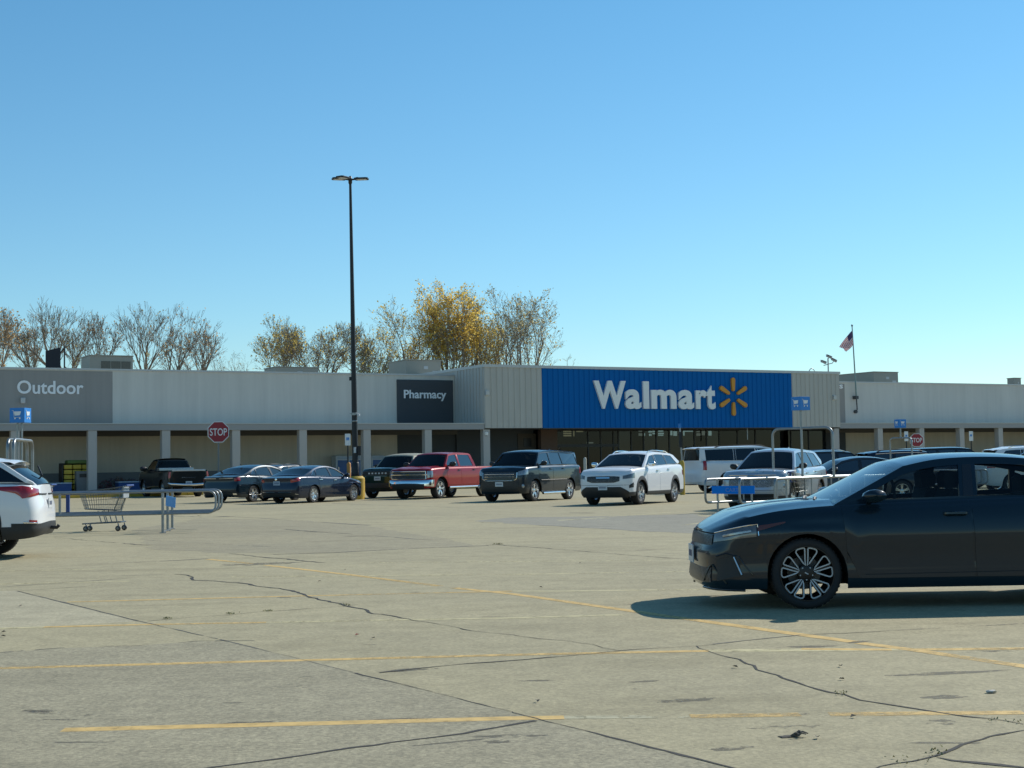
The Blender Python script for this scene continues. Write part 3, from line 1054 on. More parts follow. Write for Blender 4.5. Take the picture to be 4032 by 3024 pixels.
eq = suv(paint('white_paint', (.72, .73, .74), .0, .3), L=4.65, W=1.84, H=1.60, wb=2.73, fo=.95, rw=.355, rake=.60, belt=.665, hood=.56, clad=.19, clad_mat=M_BLACKPL, plate_r=.83, extra=eq_extra, fin=-1.25, spoiler=True, wheel='five',
         bk_rows=(2, 8), glass=glassmat('dark_privacy_glass', (.03, .035, .04), film=.03),
         patch=front_kit(.56 * 1.62) + [('taillight', M_RED, 1.95, 2.12, 1.045, 1.095, .915, 1.105, dict(bulge=.012)), ('taillight', M_RED, 2.12, 2.72, .915, 1.105, .965, 1.05, dict(bulge=.016)), ('reflector', M_RED, 2.25, 2.5, .55, .59, .55, .58), ('bumper', M_BLACKPL, 2.0, 3.0, .36, .54, .36, .52)])
eq['panes'][2] = (eq['panes'][2][0], eq['panes'][2][1], eq['xr'] + .24, eq['xr'] + .62)
eq['pillar'] = .035
place(eq, 'white_crossover', 'white crossover at the left edge with red tail lamps and grey lower bumper', -8, 2182, 'RR', (-1.0, -.13), None, 1.02)

# ---- the row in front of the store
place(suv(paint('white_paint', (.72, .73, .74), .0, .3), L=4.76, W=1.89, H=1.70, wb=2.78, fo=.95, rw=.368, rake=.62, belt=.69, hood=.575, clad=.12, clad_mat=M_GREYPL, rails=(.2, -1.5), rail_mat=M_CHROME, wheel='ten', plate_f=.56, mirror_mat=M_CHROME, handle_mat=M_CHROME,
          patch=front_kit(.575 * 1.70, M_LAMPD, M_MESH, .30, (-.27, -.07), lz=(-.18, -.05), lq=(.40, .99)) + [('lower_bumper', M_BLACKPL, .66, 0, .25, .575, .25, .42, dict(mid=1, off=.014)), ('badge', M_CHROME, .07, 0, .84, .875, 0, 0, dict(mid=1, off=.016)), ('fog_recess', M_BLACKPL, .66, .92, .54, .63, .56, .71), ('taillight', M_RED, 2.05, 2.5, .9, 1.05, .92, 1.05)]),
      'white_suv', 'white midsize SUV with black grille, second from right in the front row', 2523.5, 1987, 'FL', ROWOUT, G_ROW, 1.03)


def pilot_extra(c):
    for k, z in enumerate((.80, .88, .96)):
        strip(c, 'grille_bar', M_CHROME, .26, .26, z, z, .012, True, .02)
    S = c['S']
    pts = [S(-.36, 1.02, .012), S(-.34, .80, .012), S(-.22, .74, .012), S(.22, .74, .012), S(.34, .80, .012), S(.36, 1.02, .012)]
    MB().tube(bend(pts, .05), .016, 6).build('grille_frame', M_CHROME, c['root'], 60)
    for g in (1, -1):
        p = S(g * .62, .55, .004)
        MB().lathe([(0, .02), (.06, .015), (.075, 0)], 16, Matrix.Translation(p) @ Matrix.Rotation(PI / 2, 4, 'Y')).build('fog_lamp', M_LAMP, c['root'], 50)
        MB().tube([c['S'](g * c['qx'](lerp(1.0, -1.0, k / 8)), .74, .012) for k in range(9)], .02, 5).build('door_moulding', M_BLACKPL, c['root'], 60)


place(suv(paint('dark_green_black_paint', (.010, .020, .030), .35, .3), L=4.86, W=1.97, H=1.83, wb=2.78, fo=.92, rw=.375, boxy=.85, hood=.60, belt=.675, xcd=.20, post=(.04, -.95), wheel='five', plate_f=.62, boards=True, extra=pilot_extra, fin=-1.6, mirror_mat=M_BLACKPL,
          patch=front_kit(.60 * 1.83, M_LAMP, M_MESH, .33, (-.30, -.05), lz=(-.20, -.03), lq=(.40, .98), low=False) + [('bumper_insert', M_BLACKPL, .40, 0, .36, .52, 0, 0, dict(mid=1)), ('taillight', M_RED, 2.02, 2.35, .95, 1.18, .95, 1.16)]),
      'dark_suv', 'boxy dark green-black SUV with chrome grille beside the white midsize SUV', 2106, 1974, 'FL', ROWOUT, G_ROW, 1.055)


def silv_extra(c):
    S = c['S']
    strip(c, 'grille_bar', M_CHROME, .50, .5, .965, .965, .028, True, .012)
    for z in (.80, 1.09):
        strip(c, 'grille_frame', M_CHROME, .42, .42, z, z, .020, True, .012)
    for g in (1, -1):
        MB().tube([S(g * .42, .80, .012), S(g * .42, 1.09, .012)], .020, 6).build('grille_frame', M_CHROME, c['root'], 60)
        MB().box(-.02, .03, -.07, .07, -.035, .035, Matrix.Translation(S(g * .7, .58, .0))).build('fog_lamp', M_PIANO, c['root'], bevel=.01)
    MB().box(c['xf'] + .012, c['xf'] + .022, -.07, .07, .945, .985).build('emblem', mat('brass_emblem', (.45, .30, .08), .3, .8), c['root'], bevel=.006)


place(pickup(paint('red_paint', (.25, .006, .010), .1, .3, .5), wheel='six', rw=.405, boards=True, plate_f=.56, extra=silv_extra, mirror_mat=M_BLACKPL, handle_mat=M_BLACKPL,
             patch=[('headlight', M_LAMP, .50, .96, .84, 1.10, .86, 1.12), ('grille', M_MESH, .42, 0, .80, 1.09, 0, 0, dict(mid=1)), ('bumper', M_CHROME, 0.0, .99, .53, .74, .50, .76, dict(off=.03)), ('lower_intake', M_BLACKPL, .36, 0, .42, .60, 0, 0, dict(mid=1, off=.034)),
                    ('taillight', M_RED, 2.1, 2.6, .85, 1.2, .85, 1.2)]),
      'red_pickup_truck', 'red crew cab pickup truck with chrome bumper parked nose out', 1736, 1963, 'FL', ROWOUT, G_ROW, 1.06)


def bron_extra(c):
    S = c['S']
    MB().box(c['xf'] - .03, c['xf'] + .012, -.72, .72, .92, 1.10).build('grille_panel', M_BLACKPL, c['root'], bevel=.02)
    for k in range(6):
        MB().box(c['xf'] + .0125, c['xf'] + .018, -.44 + k * .16, -.36 + k * .16, .98, 1.04).build('grille_letter', M_PLATE, c['root'])


place(suv(paint('deep_green_paint', (.014, .032, .024), .3, .3), L=4.75, W=1.93, H=1.82, wb=2.95, fo=.80, rw=.41, boxy=1.0, hood=.615, belt=.66, post=(-.2, -1.1), wheel='five_thick', roof_paint=mat('tan_hard_top', (.30, .29, .22), .6), plate_f=.80, clad=.1, clad_mat=M_BLACKPL, extra=bron_extra, mirror_mat=M_BLACKPL,
          patch=[('headlight', M_LAMPD, .46, .70, .93, 1.08, .93, 1.08), ('bumper', M_BLACKPL, .0, .98, .42, .62, .42, .62, dict(off=.05)), ('taillight', M_RED, 2.1, 2.4, .9, 1.15, .9, 1.15)]),
      'green_offroader', 'dark green boxy off-roader with tan roof, half hidden behind the red pickup', 1459, 1960.5, 'FR', ROWOUT, G_ROW, 1.09)


def alt_extra(c):
    strip(c, 'bumper_trim', M_CHROME, 2.62, 2.995, .44, .44, .008)
    strip(c, 'exhaust_trim', M_CHROME, 2.2, 2.42, .35, .37, .012)
    p = c['S'](2.999, .93, .012)
    MB().lathe([(0, .01), (.045, .006), (.055, 0)], 18, Matrix.Translation(p) @ Matrix.Rotation(-PI / 2, 4, 'Y')).build('emblem', M_CHROME, c['root'], 50)


place(sedan(paint('deep_blue_paint', (.010, .017, .036), .3, .28), L=4.90, W=1.85, H=1.47, wb=2.825, fo=.82, wheel='fan', plate_r=.78, chrome_line=2, fin=-1.05, extra=alt_extra, handle_mat=M_CHROME, plate_mat=mat('plate_blue', (.25, .33, .42), .4),
            patch=[('headlight', M_LAMPD, .5, 1.02, .66, .76, .72, .82), ('grille', M_MESH, .3, 0, .45, .68, 0, 0, dict(mid=1)), ('taillight', M_RED, 2.03, 2.66, .86, .99, .80, .90, dict(bulge=.012)), ('bumper_insert', M_BLACKPL, 2.45, 3.0, .27, .40, .27, .40)]),
      'blue_sedan', 'dark blue sedan with chrome window trim parked beside the yellow lamp base', 1234, 1979.5, 'RR', (.455, .89), G_ROW, 1.02)


def lac_extra(c):
    strip(c, 'boot_trim', M_CHROME, 2.50, 2.995, .97, .955, .014)
    strip(c, 'sill_trim', M_CHROME, 1.1, 1.9, .30, .30, .01)


place(sedan(paint('black_paint', (.007, .019, .030)), L=5.0, W=1.86, H=1.51, wb=2.84, fo=.98, wheel='five', chrome_line=2, fin=-1.1, extra=lac_extra,
            patch=[('headlight', M_LAMPD, .5, 1.02, .68, .78, .74, .84), ('grille', M_MESH, .3, 0, .42, .68, 0, 0, dict(mid=1)), ('taillight', M_RED, 2.03, 2.45, .86, 1.0, .84, .96, dict(bulge=.012)), ('bumper_insert', M_BLACKPL, 2.5, 3.0, .3, .42, .3, .42), ('exhaust', M_CHROME, 2.3, 2.55, .31, .37, .31, .37)]),
      'black_saloon', 'black sedan with chrome boot strip left of the dark blue sedan', 997, 1976.5, 'RR', ROWIN, G_ROW, 1.05)

place(suv(paint('graphite_paint', (.03, .034, .04), .4), L=4.5, W=1.84, H=1.62, wb=2.66, wheel='five', rails=(.1, -1.3), patch=front_kit(.89) + [('taillight', M_RED, 2.05, 2.5, .9, 1.05, .92, 1.05)]),
      'dark_hatchback', 'dark crossover of which only the roof shows between the two dark sedans', 1130, 1958, 'RR', ROWIN, G_ROW)


def ram_extra(c):
    root = c['root']
    bz = c['sh'](-1.5)
    xb = c['sil'][-1][0]
    MB().box(xb - .56, xb - .06, -.86, .86, bz - .05, bz + .13).build('toolbox', mat('aluminium_toolbox', (.55, .57, .58), .3, .9), root, bevel=.02)
    MB().box(c['xr'] - .012, c['xr'] + .1, -.82, .82, bz - .045, bz + .035).build('tailgate_cap', mat('pale_cap', (.5, .52, .54), .35, .6), root, bevel=.015)
    MB().tube(bend([V((c['xr'] + .06, -.96, .66)), V((c['xr'] - .16, -.90, .64)), V((c['xr'] - .17, -.3, .60)), V((c['xr'] - .17, .3, .60)), V((c['xr'] - .16, .90, .64)), V((c['xr'] + .06, .96, .66))], .1), .06, 8).build('bumper', M_CHROME, root, 60)
    MB().box(c['xr'] - .012, c['xr'] + .004, -.35, .35, .93, .955).build('tailgate_trim', M_CHROME, root)
    for g in (1, -1):
        MB().tube([V((xb + 1.5, g * (c['hw'] - .02), 1.30)), V((xb + 1.48, g * (c['hw'] + .22), 1.34))], .05, 6).build('tow_mirror_arm', M_BLACKPL, root, 60)


place(pickup(paint('worn_black_paint', (.014, .016, .016), .1, .4), L=5.7, W=2.02, H=1.92, wb=3.5, cab=1.75, wheel='steel', plate_r=.68, extra=ram_extra, mirror_mat=M_BLACKPL, msize=1.5,
             patch=[('taillight', M_RED, 2.1, 2.55, .92, 1.22, .92, 1.22), ('headlight', M_LAMP, .5, .95, .95, 1.1, .95, 1.1), ('grille', M_MESH, .4, 0, .8, 1.1, 0, 0, dict(mid=1))]),
      'black_pickup_truck', 'old black pickup with toolbox and silver rear bumper by the store kerb', 641, 1958, 'RL', (-.48, .876), None, 1.08)


def tahoe_extra(c):
    pass


place(suv(paint('white_paint', (.72, .73, .74), .0, .3), L=5.18, W=2.04, H=1.89, wb=2.95, fo=.98, rw=.40, boxy=.95, hood=.60, belt=.655, post=(-.05, -1.12), wheel='six', rails=(.4, -1.9), spoiler=True, glass=glassmat('dark_privacy_glass', (.03, .035, .04), film=.03),
          patch=front_kit(1.13, M_LAMP) + [('taillight', M_RED, 2.05, 2.30, .92, 1.30, .92, 1.28, dict(bulge=.01)), ('bumper', mat('white_bumper', (.68, .69, .70), .35), 2.0, 3.0, .45, .66, .45, .66, dict(off=.03))]),
      'white_large_suv', 'big square white SUV with dark windows crossing behind the cart corral', 2868, 1940, 'RR', (.94, .34), None, 1.09)


def sf_extra(c):
    S = c['S']
    strip(c, 'lamp_strip', M_CHROME, .42, .42, .95, .95, .012, True, .012)
    for g in (1, -1):
        MB().lathe([(0, .02), (.05, .015), (.06, 0)], 16, Matrix.Translation(S(g * .72, .66, .004)) @ Matrix.Rotation(PI / 2, 4, 'Y')).build('fog_lamp', M_LAMP, c['root'], 50)


place(suv(paint('silver_paint', (.37, .42, .46), .4, .28), L=4.75, W=1.9, H=1.70, wb=2.77, fo=.94, rw=.37, rake=.55, hood=.575, belt=.64, wheel='ten', fin=-1.3, extra=sf_extra, mirror_mat=M_BLACKPL, clad=.10, clad_mat=M_GREYPL,
          patch=front_kit(.575 * 1.70, M_LAMP, M_MESHC, .40, (-.36, -.08), lz=(-.15, -.06), lq=(.46, .99)) + [('taillight', M_RED, 2.05, 2.5, .9, 1.05, .92, 1.05)]),
      'silver_suv', 'silver SUV with mesh grille behind the cart corral at right', 2884, 2005, 'FR', (-.45, -.89), G_ROW)

# ---- vehicles mostly hidden behind the near sedan
def by_roof(spec, name, label, px, py, zroof, y, head, group=None, sc=1.0):
    """stand a car so that its roof middle, zroof high, shows at the photo pixel from y metres away"""
    p = AT(px, py, y)
    h = V((head[0], head[1])).normalized()
    c = V((p.x + .3 * h.x, p.y + .3 * h.y, 0))
    return make_car(spec, name, label, c, math.atan2(h.y, h.x), group, sc)


G_BACK = 'cars showing above the near black sedan'
by_roof(suv(paint('graphite_paint', (.03, .034, .04), .4), L=5.0, W=1.98, H=1.74, wb=2.95, boxy=.5, rails=(.3, -1.7), rail_mat=M_CHROME, patch=front_kit(.93), wheel='five'), 'dark_wagon', 'dark grey long-roofed wagon directly behind the silver SUV', 3250, 1772, 1.74, 60, (1, .12), G_BACK)
by_roof(sedan(paint('charcoal_paint', (.04, .045, .052), .4), H=1.45, wheel='ten', patch=[('headlight', M_LAMPD, .5, 1.02, .66, .76, .72, .82)]), 'charcoal_sedan', 'charcoal sedan with low sloping roof just right of the corral arch', 3375, 1792, 1.45, 47, (-1, -.12), G_BACK)
by_roof(suv(paint('navy_paint', (.014, .018, .034), .4), L=4.8, W=1.94, H=1.73, wb=2.9, rake=.5, chrome_line=1, rails=(.2, -1.6), spoiler=True, patch=front_kit(.93) + [('taillight', M_RED, 2.02, 2.5, .95, 1.08, .95, 1.08)], wheel='ten'), 'navy_suv', 'navy SUV with bright window trim and sloping tailgate above the sedan windscreen', 3560, 1770, 1.73, 57, (1, .06), G_BACK, .98)
by_roof(suv(paint('black_paint', (.007, .019, .030)), L=5.1, W=2.0, H=1.85, wb=3.0, boxy=.6, patch=front_kit(1.0), wheel='five'), 'black_suv', 'black tall SUV under the right stop sign', 3720, 1754, 1.85, 66, (1, .1), G_BACK)
by_roof(sedan(paint('graphite_paint', (.03, .034, .04), .4), H=1.5, wheel='five'), 'grey_sedan', 'dark car whose flat roof shows under the right accessible parking sign', 3890, 1771, 1.5, 95, (1, .3), G_BACK, 1.1)
by_roof(suv(paint('white_paint', (.72, .73, .74), .0, .3), L=4.7, W=1.88, H=1.74, wb=2.75, rake=.6, rails=(.2, -1.4), rail_mat=M_CHROME, spoiler=True, patch=front_kit(.93) + [('taillight', M_RED, 2.02, 2.5, .95, 1.08, .95, 1.08)], wheel='ten'), 'white_hatchback', 'white crossover with dark tailgate glass at the right picture edge', 4060, 1752, 1.74, 55, (1, .06), G_BACK)
# ------------------------------------------------------------------ ground
def noise_nodes(n, l, vec, scale, detail=4, rough=.55):
    z = n.new('ShaderNodeTexNoise'); z.inputs['Scale'].default_value = scale; z.inputs['Detail'].default_value = detail; z.inputs['Roughness'].default_value = rough
    l.new(vec, z.inputs['Vector'])
    return z


def rampn(n, l, src, p0, c0, p1, c1):
    r = n.new('ShaderNodeValToRGB')
    r.color_ramp.elements[0].position = p0; r.color_ramp.elements[0].color = list(c0) + [1]
    r.color_ramp.elements[1].position = p1; r.color_ramp.elements[1].color = list(c1) + [1]
    l.new(src, r.inputs[0])
    return r


def mixn(n, l, a, b, f, mode='MIX'):
    m = n.new('ShaderNodeMix'); m.data_type = 'RGBA'; m.blend_type = mode
    if isinstance(f, (int, float)): m.inputs[0].default_value = f
    else: l.new(f, m.inputs[0])
    for i, s in ((6, a), (7, b)):
        if isinstance(s, (tuple, list)): m.inputs[i].default_value = list(s) + [1]
        else: l.new(s, m.inputs[i])
    return m.outputs[2]


def concrete(name, base, aged, speck=.5, alpha_edge=False):
    m, n, l = newmat(name)
    b = n['Principled BSDF']; b.inputs['Roughness'].default_value = .85; b.inputs['Specular IOR Level'].default_value = .25
    g = n.new('ShaderNodeNewGeometry'); vec = g.outputs['Position']
    big = noise_nodes(n, l, vec, .16, 5, .6)
    mp = n.new('ShaderNodeMapping'); mp.inputs['Scale'].default_value = (.35, 1.3, 1); mp.inputs['Rotation'].default_value = (0, 0, .5)
    l.new(vec, mp.inputs[0])
    streak = noise_nodes(n, l, mp.outputs[0], .9, 6, .65)
    mid = noise_nodes(n, l, vec, 3.2, 6, .65)
    fine = noise_nodes(n, l, vec, 42, 4, .75)
    vor = n.new('ShaderNodeTexVoronoi'); vor.inputs['Scale'].default_value = 38
    l.new(vec, vor.inputs['Vector'])
    c = mixn(n, l, base, aged, rampn(n, l, big.outputs['Fac'], .38, (0, 0, 0), .66, (1, 1, 1)).outputs[0])
    c = mixn(n, l, c, tuple(x * .78 for x in base), rampn(n, l, streak.outputs['Fac'], .5, (0, 0, 0), .72, (1, 1, 1)).outputs[0])
    c = mixn(n, l, c, (.62, .62, .62), rampn(n, l, mid.outputs['Fac'], .42, (0, 0, 0), .75, (.5, .5, .5)).outputs[0], 'MULTIPLY')
    c = mixn(n, l, c, rampn(n, l, fine.outputs['Fac'], .32, (.48, .48, .48), .68, (1.38, 1.38, 1.34)).outputs[0], speck, 'MULTIPLY')
    c = mixn(n, l, c, rampn(n, l, vor.outputs['Color'], .2, (.68, .68, .68), .9, (1.22, 1.21, 1.17)).outputs[0], speck, 'MULTIPLY')
    stain = noise_nodes(n, l, vec, .75, 3, .5)
    c = mixn(n, l, c, (.10, .10, .10), rampn(n, l, stain.outputs['Fac'], .70, (0, 0, 0), .84, (.55, .55, .55)).outputs[0])
    l.new(c, b.inputs['Base Color'])
    bp = n.new('ShaderNodeBump'); bp.inputs['Strength'].default_value = .35; bp.inputs['Distance'].default_value = .012
    l.new(fine.outputs['Fac'], bp.inputs['Height']); l.new(bp.outputs[0], b.inputs['Normal'])
    return m


M_CONC = concrete('parking_concrete', (.420, .368, .232), (.368, .325, .212), .38)
M_CONC_OLD = concrete('exposed_aggregate_concrete', (.372, .332, .228), (.325, .292, .205), .55)
M_CONC_GREY = concrete('grey_patched_concrete', (.315, .295, .232), (.285, .268, .215), .4)
M_WALK = concrete('sidewalk_concrete', (.42, .40, .34), (.37, .36, .31), .3)

gs = MB()
NX = 24
gs.grid([[V((lerp(-420, 420, i / NX), lerp(-60, 560, j / NX), 0)) for i in range(NX + 1)] for j in range(NX + 1)])
tag(gs.build('parking_lot', M_CONC, recalc=False), kind='structure')


def worn(name, col, wear, sc, amax=.93):
    """paint worn through to the ground"""
    m, n, l = newmat(name)
    b = n['Principled BSDF']; b.inputs['Roughness'].default_value = .75
    g = n.new('ShaderNodeNewGeometry')
    a = noise_nodes(n, l, g.outputs['Position'], sc, 6, .75)
    w = noise_nodes(n, l, g.outputs['Position'], .5, 3, .5)
    ad = n.new('ShaderNodeMath'); ad.operation = 'ADD'; l.new(a.outputs['Fac'], ad.inputs[0]); l.new(w.outputs['Fac'], ad.inputs[1])
    r = rampn(n, l, ad.outputs[0], wear - .12, (0, 0, 0), wear + .12, (1, 1, 1))
    mn = n.new('ShaderNodeMath'); mn.operation = 'MULTIPLY'; mn.inputs[1].default_value = amax
    l.new(r.outputs[0], mn.inputs[0])
    f = noise_nodes(n, l, g.outputs['Position'], 9, 4)
    c = mixn(n, l, tuple(x * .72 for x in col), col, rampn(n, l, f.outputs['Fac'], .35, (0, 0, 0), .6, (1, 1, 1)).outputs[0])
    l.new(c, b.inputs['Base Color'])
    tr = n.new('ShaderNodeBsdfTransparent'); mx = n.new('ShaderNodeMixShader')
    l.new(mn.outputs[0], mx.inputs[0]); l.new(tr.outputs[0], mx.inputs[1]); l.new(b.outputs[0], mx.inputs[2])
    l.new(mx.outputs[0], n['Material Output'].inputs[0])
    return m


M_YEL = worn('worn_yellow_paint', (.68, .46, .16), .88, 14)
M_GHOST = worn('ghost_paint', (.46, .42, .27), 1.10, 7)
M_YELP = worn('faded_pale_paint', (.56, .49, .27), 1.0, 9)
M_OIL = worn('oil_stain', (.12, .11, .085), 1.02, 6, .5)
M_CRACK = mat('crack_dirt', (.038, .035, .03), 1.0, var=.35, scale=8)
M_SEAL = worn('faint_joint', (.10, .095, .085), .98, 6)
M_WEED = mat('dry_weeds', (.24, .22, .09), .9, var=.4, scale=20)

A_ = lambda x, y: (x / 1.0972, 2100 + y / 1.0972)
B_ = lambda x, y: (2016 + x / 1.0972, 2100 + y / 1.0972)
Z2 = lambda x, y: (800 + x / 2.458, 1600 + y / 2.458)
Z3 = lambda x, y: (1500 + x / 2.458, 1600 + y / 2.458)
Z4 = lambda x, y: (2200 + x / 2.458, 1600 + y / 2.458)
rnd = random.Random(5)


def ribbon(mb, pix, w, z, jit=0.0, step=.25, wvar=0.0, taper=False):
    if mb is cr or mb is jt: w *= 1.0
    pts = [G(*p) for p in pix]
    d = []
    for i in range(len(pts) - 1):
        L = (pts[i + 1] - pts[i]).length
        k = max(1, int(L / (step if mb is not cr else min(step, .10))))
        for j in range(k):
            d.append(pts[i].lerp(pts[i + 1], j / k))
    d.append(pts[-1])
    N = len(d)
    rows = []
    jj = 0; wk = .8
    if mb is cr or mb is jt: jit *= 1.3
    for i, p in enumerate(d):
        t = (d[min(i + 1, N - 1)] - d[max(i - 1, 0)]).normalized()
        nrm = V((-t.y, t.x, 0))
        jj = jj * .55 + rnd.uniform(-1, 1) * jit
        if mb is cr or mb is jt:
            wk = min(1.5, max(.22, wk + rnd.uniform(-.30, .30)))
            ww = w * wk * (1 + rnd.uniform(-.35, .35)) / 2
        else:
            ww = w * (1 + rnd.uniform(-1, 1) * wvar) / 2
        if taper: ww *= min(1, .25 + min(i, N - 1 - i) / max(1, N * .15))
        c = p + nrm * jj
        rows.append([c + nrm * ww + V((0, 0, z)), c - nrm * ww + V((0, 0, z))])
    mb.grid(rows)


yel, pale, cr, jt = MB(), MB(), MB(), MB()
ribbon(yel, [A_(270, 850), A_(2212, 800), B_(225, 796)], .115, .0015, .002, .4, .04)
ribbon(yel, [B_(770, 791), B_(1245, 783)], .115, .0015, .002, .4, .04)
ribbon(yel, [B_(1370, 782), B_(2212, 775)], .115, .0015, .002, .4, .04)
gho = MB()
ribbon(gho, [B_(225, 796), B_(770, 791)], .09, .0012, .004, .3, .1)
ribbon(yel, [A_(-600, 600), A_(0, 583), A_(2212, 525), B_(850, 508)], .105, .0015, .002, .4, .04)
ribbon(pale, [B_(850, 508), B_(1640, 502), B_(2400, 496)], .14, .0012, .004, .3, .1)
ribbon(yel, [B_(1250, 500), B_(1640, 503)], .10, .0017, .002, .3, .1)
ribbon(yel, [B_(1740, 503), B_(2400, 496)], .11, .0017, .002, .4, .04)
ribbon(yel, [A_(190, 405), A_(640, 394), A_(1150, 385)], .10, .0015, .002, .4, .06)
ribbon(pale, [A_(-300, 420), A_(190, 405)], .12, .0012, .003, .4, .1)
ribbon(pale, [A_(1150, 385), A_(1600, 376), A_(2212, 366), B_(480, 352)], .10, .0012, .003, .4, .1)
ribbon(yel, [A_(290, 297), A_(1250, 272), A_(2212, 250)], .095, .0015, .002, .4, .06)
ribbon(pale, [A_(2212, 250), B_(200, 250), B_(1050, 240)], .11, .0012, .002, .4, .1)
ribbon(pale, [A_(-100, 222), A_(560, 207)], .10, .0012, .002, .4, .1)
ribbon(pale, [A_(1000, 188), A_(2212, 178), B_(750, 165)], .10, .0012, .002, .4, .1)
ribbon(pale, [A_(1600, 127), A_(2212, 122), B_(600, 117)], .10, .0012, .002, .4, .1)
ribbon(pale, [A_(-100, 166), A_(420, 155)], .10, .0012, .002, .4, .1)
# the long slanting line along the bay ends
ribbon(yel, [A_(900, 112), A_(1090, 131)], .11, .0018, .002, .4, .06)
ribbon(yel, [A_(1150, 138), A_(1500, 178), A_(1900, 228)], .11, .0018, .002, .4, .06)
ribbon(yel, [A_(1960, 236), A_(2212, 262), B_(770, 372)], .115, .0018, .002, .4, .06)
ribbon(yel, [B_(770, 372), B_(1240, 437), B_(1480, 470)], .12, .0018, .003, .4, .08)
ribbon(yel, [B_(1500, 474), B_(1725, 503), B_(2212, 575), B_(2500, 618)], .12, .0018, .003, .4, .05)
# far aisle markings
for a, b in ((Z4(0, 1108), Z4(1250, 1012)), (Z4(1600, 1100), Z4(1200, 1150)), (Z3(1700, 1100), Z3(2212, 1085)), (Z2(1250, 1000), Z2(900, 1010))):
    ribbon(pale, [a, b], .12, .0012, .002, .6, .1)
tag(yel.build('yellow_bay_lines', M_YEL, recalc=False), kind='structure')
tag(gho.build('ghost_bay_line', M_GHOST, recalc=False), kind='structure')
tag(pale.build('faded_bay_lines', M_YELP, recalc=False), kind='structure')


def sheet(name, pix, m, z, jag=.0):
    pts = [G(*p) for p in pix]
    d = []
    n = len(pts)
    for i in range(n):
        a, b = pts[i], pts[(i + 1) % n]
        k = max(1, int((b - a).length / .5)) if jag else 1
        for j in range(k):
            p = a.lerp(b, j / k)
            if j and jag: p = p + V((rnd.uniform(-jag, jag), rnd.uniform(-jag, jag), 0))
            d.append(V((p.x, p.y, z)))
    tr = tessellate_polygon([[V((p.x, p.y, 0)) for p in d]])
    return tag(MB().add(d, [tuple(t) for t in tr]).build(name, m, recalc=False), kind='structure')


sheet('aggregate_slab', [A_(-900, 560), A_(0, 516), A_(280, 496), A_(590, 486), A_(850, 466), A_(985, 468), A_(1540, 605), A_(2212, 774), B_(200, 826), B_(920, 1012), B_(1500, 1500), A_(-900, 1700)], M_CONC_OLD, .0008, .02)
sheet('pale_slab', [A_(-700, 262), A_(75, 248), A_(600, 380), A_(200, 404), A_(-700, 440)], concrete('pale_concrete', (.46, .41, .28), (.42, .38, .265), .4), .0007, .01)
sheet('grey_patch', [Z3(900, 1108), Z3(1250, 1075), Z3(2212, 1062), Z4(1000, 1050), Z4(1300, 1040), Z4(1600, 1120), Z4(1400, 1232), Z4(700, 1205), Z4(0, 1160), Z3(1500, 1150)], M_CONC_GREY, .0008, .10)
sheet('worn_patch', [Z2(0, 1080), Z2(900, 1105), Z2(1600, 1152), Z2(2212, 1262), Z3(900, 1352), Z3(0, 1392), Z2(1200, 1415), Z2(300, 1420), Z2(-500, 1380), Z2(-700, 1200)], concrete('worn_grey_concrete', (.37, .325, .215), (.325, .29, .20), .45), .0006, .15)

wd = MB()
ribbon(jt, [A_(75, 250), A_(600, 380), A_(1000, 470), A_(1540, 605)], .022, .0023, .004, .12, .4)
ribbon(cr, [A_(75, 250), A_(350, 318), A_(600, 380)], .020, .0025, .0015, .12, .5)
ribbon(cr, [A_(1540, 605), A_(2212, 772), B_(0, 775), B_(200, 826), B_(600, 925), B_(950, 1014), B_(1500, 1150)], .024, .0025, .005, .10, .5)
ribbon(cr, [A_(80, 250), A_(330, 232), A_(610, 215)], .022, .0023, .015, .2, .6, True)
ribbon(jt, [A_(330, 193), A_(560, 183), A_(750, 177)], .03, .0023, .02, .2, .6, True)
ribbon(cr, [A_(750, 177), A_(800, 181), A_(830, 190), A_(840, 203), A_(930, 206), A_(1050, 215), A_(1120, 228), A_(1210, 238), A_(1290, 258), A_(1430, 297), A_(1500, 313), A_(1560, 325), A_(1620, 347), A_(1700, 357), A_(1780, 375), A_(1900, 395), A_(2010, 415), A_(2212, 440), B_(150, 460), B_(350, 480), B_(400, 495), B_(460, 508)], .026, .0027, .018, .14, .6)
ribbon(cr, [A_(640, 380), A_(850, 362), A_(1000, 352), A_(1150, 338), A_(1500, 315), A_(1550, 308)], .022, .0023, .015, .15, .6)
ribbon(cr, [B_(460, 508), B_(640, 495), B_(800, 487), B_(870, 480)], .022, .0027, .01, .12, .6)
ribbon(jt, [B_(870, 480), B_(1000, 465), B_(1250, 440)], .024, .0023, .01, .12, .6)
ribbon(cr, [B_(1250, 440), B_(1500, 428), B_(1650, 420)], .022, .0027, .02, .12, .7, True)
ribbon(jt, [B_(1650, 420), B_(2212, 390), B_(2600, 370)], .024, .0023, .01, .12, .6)
ribbon(cr, [B_(460, 508), B_(270, 526), B_(0, 550), A_(2030, 562)], .020, .0027, .012, .12, .6)
ribbon(cr, [A_(2030, 562), A_(1870, 580), A_(1640, 603)], .026, .0027, .02, .12, .7)
ribbon(cr, [B_(800, 487), B_(830, 505), B_(980, 545), B_(1050, 572), B_(1070, 590), B_(1110, 605), B_(1170, 625), B_(1280, 660), B_(1380, 688), B_(1440, 697), B_(1520, 720), B_(1660, 742), B_(1780, 760), B_(1900, 782), B_(2060, 800), B_(2212, 825)], .020, .0027, .012, .10, .7)
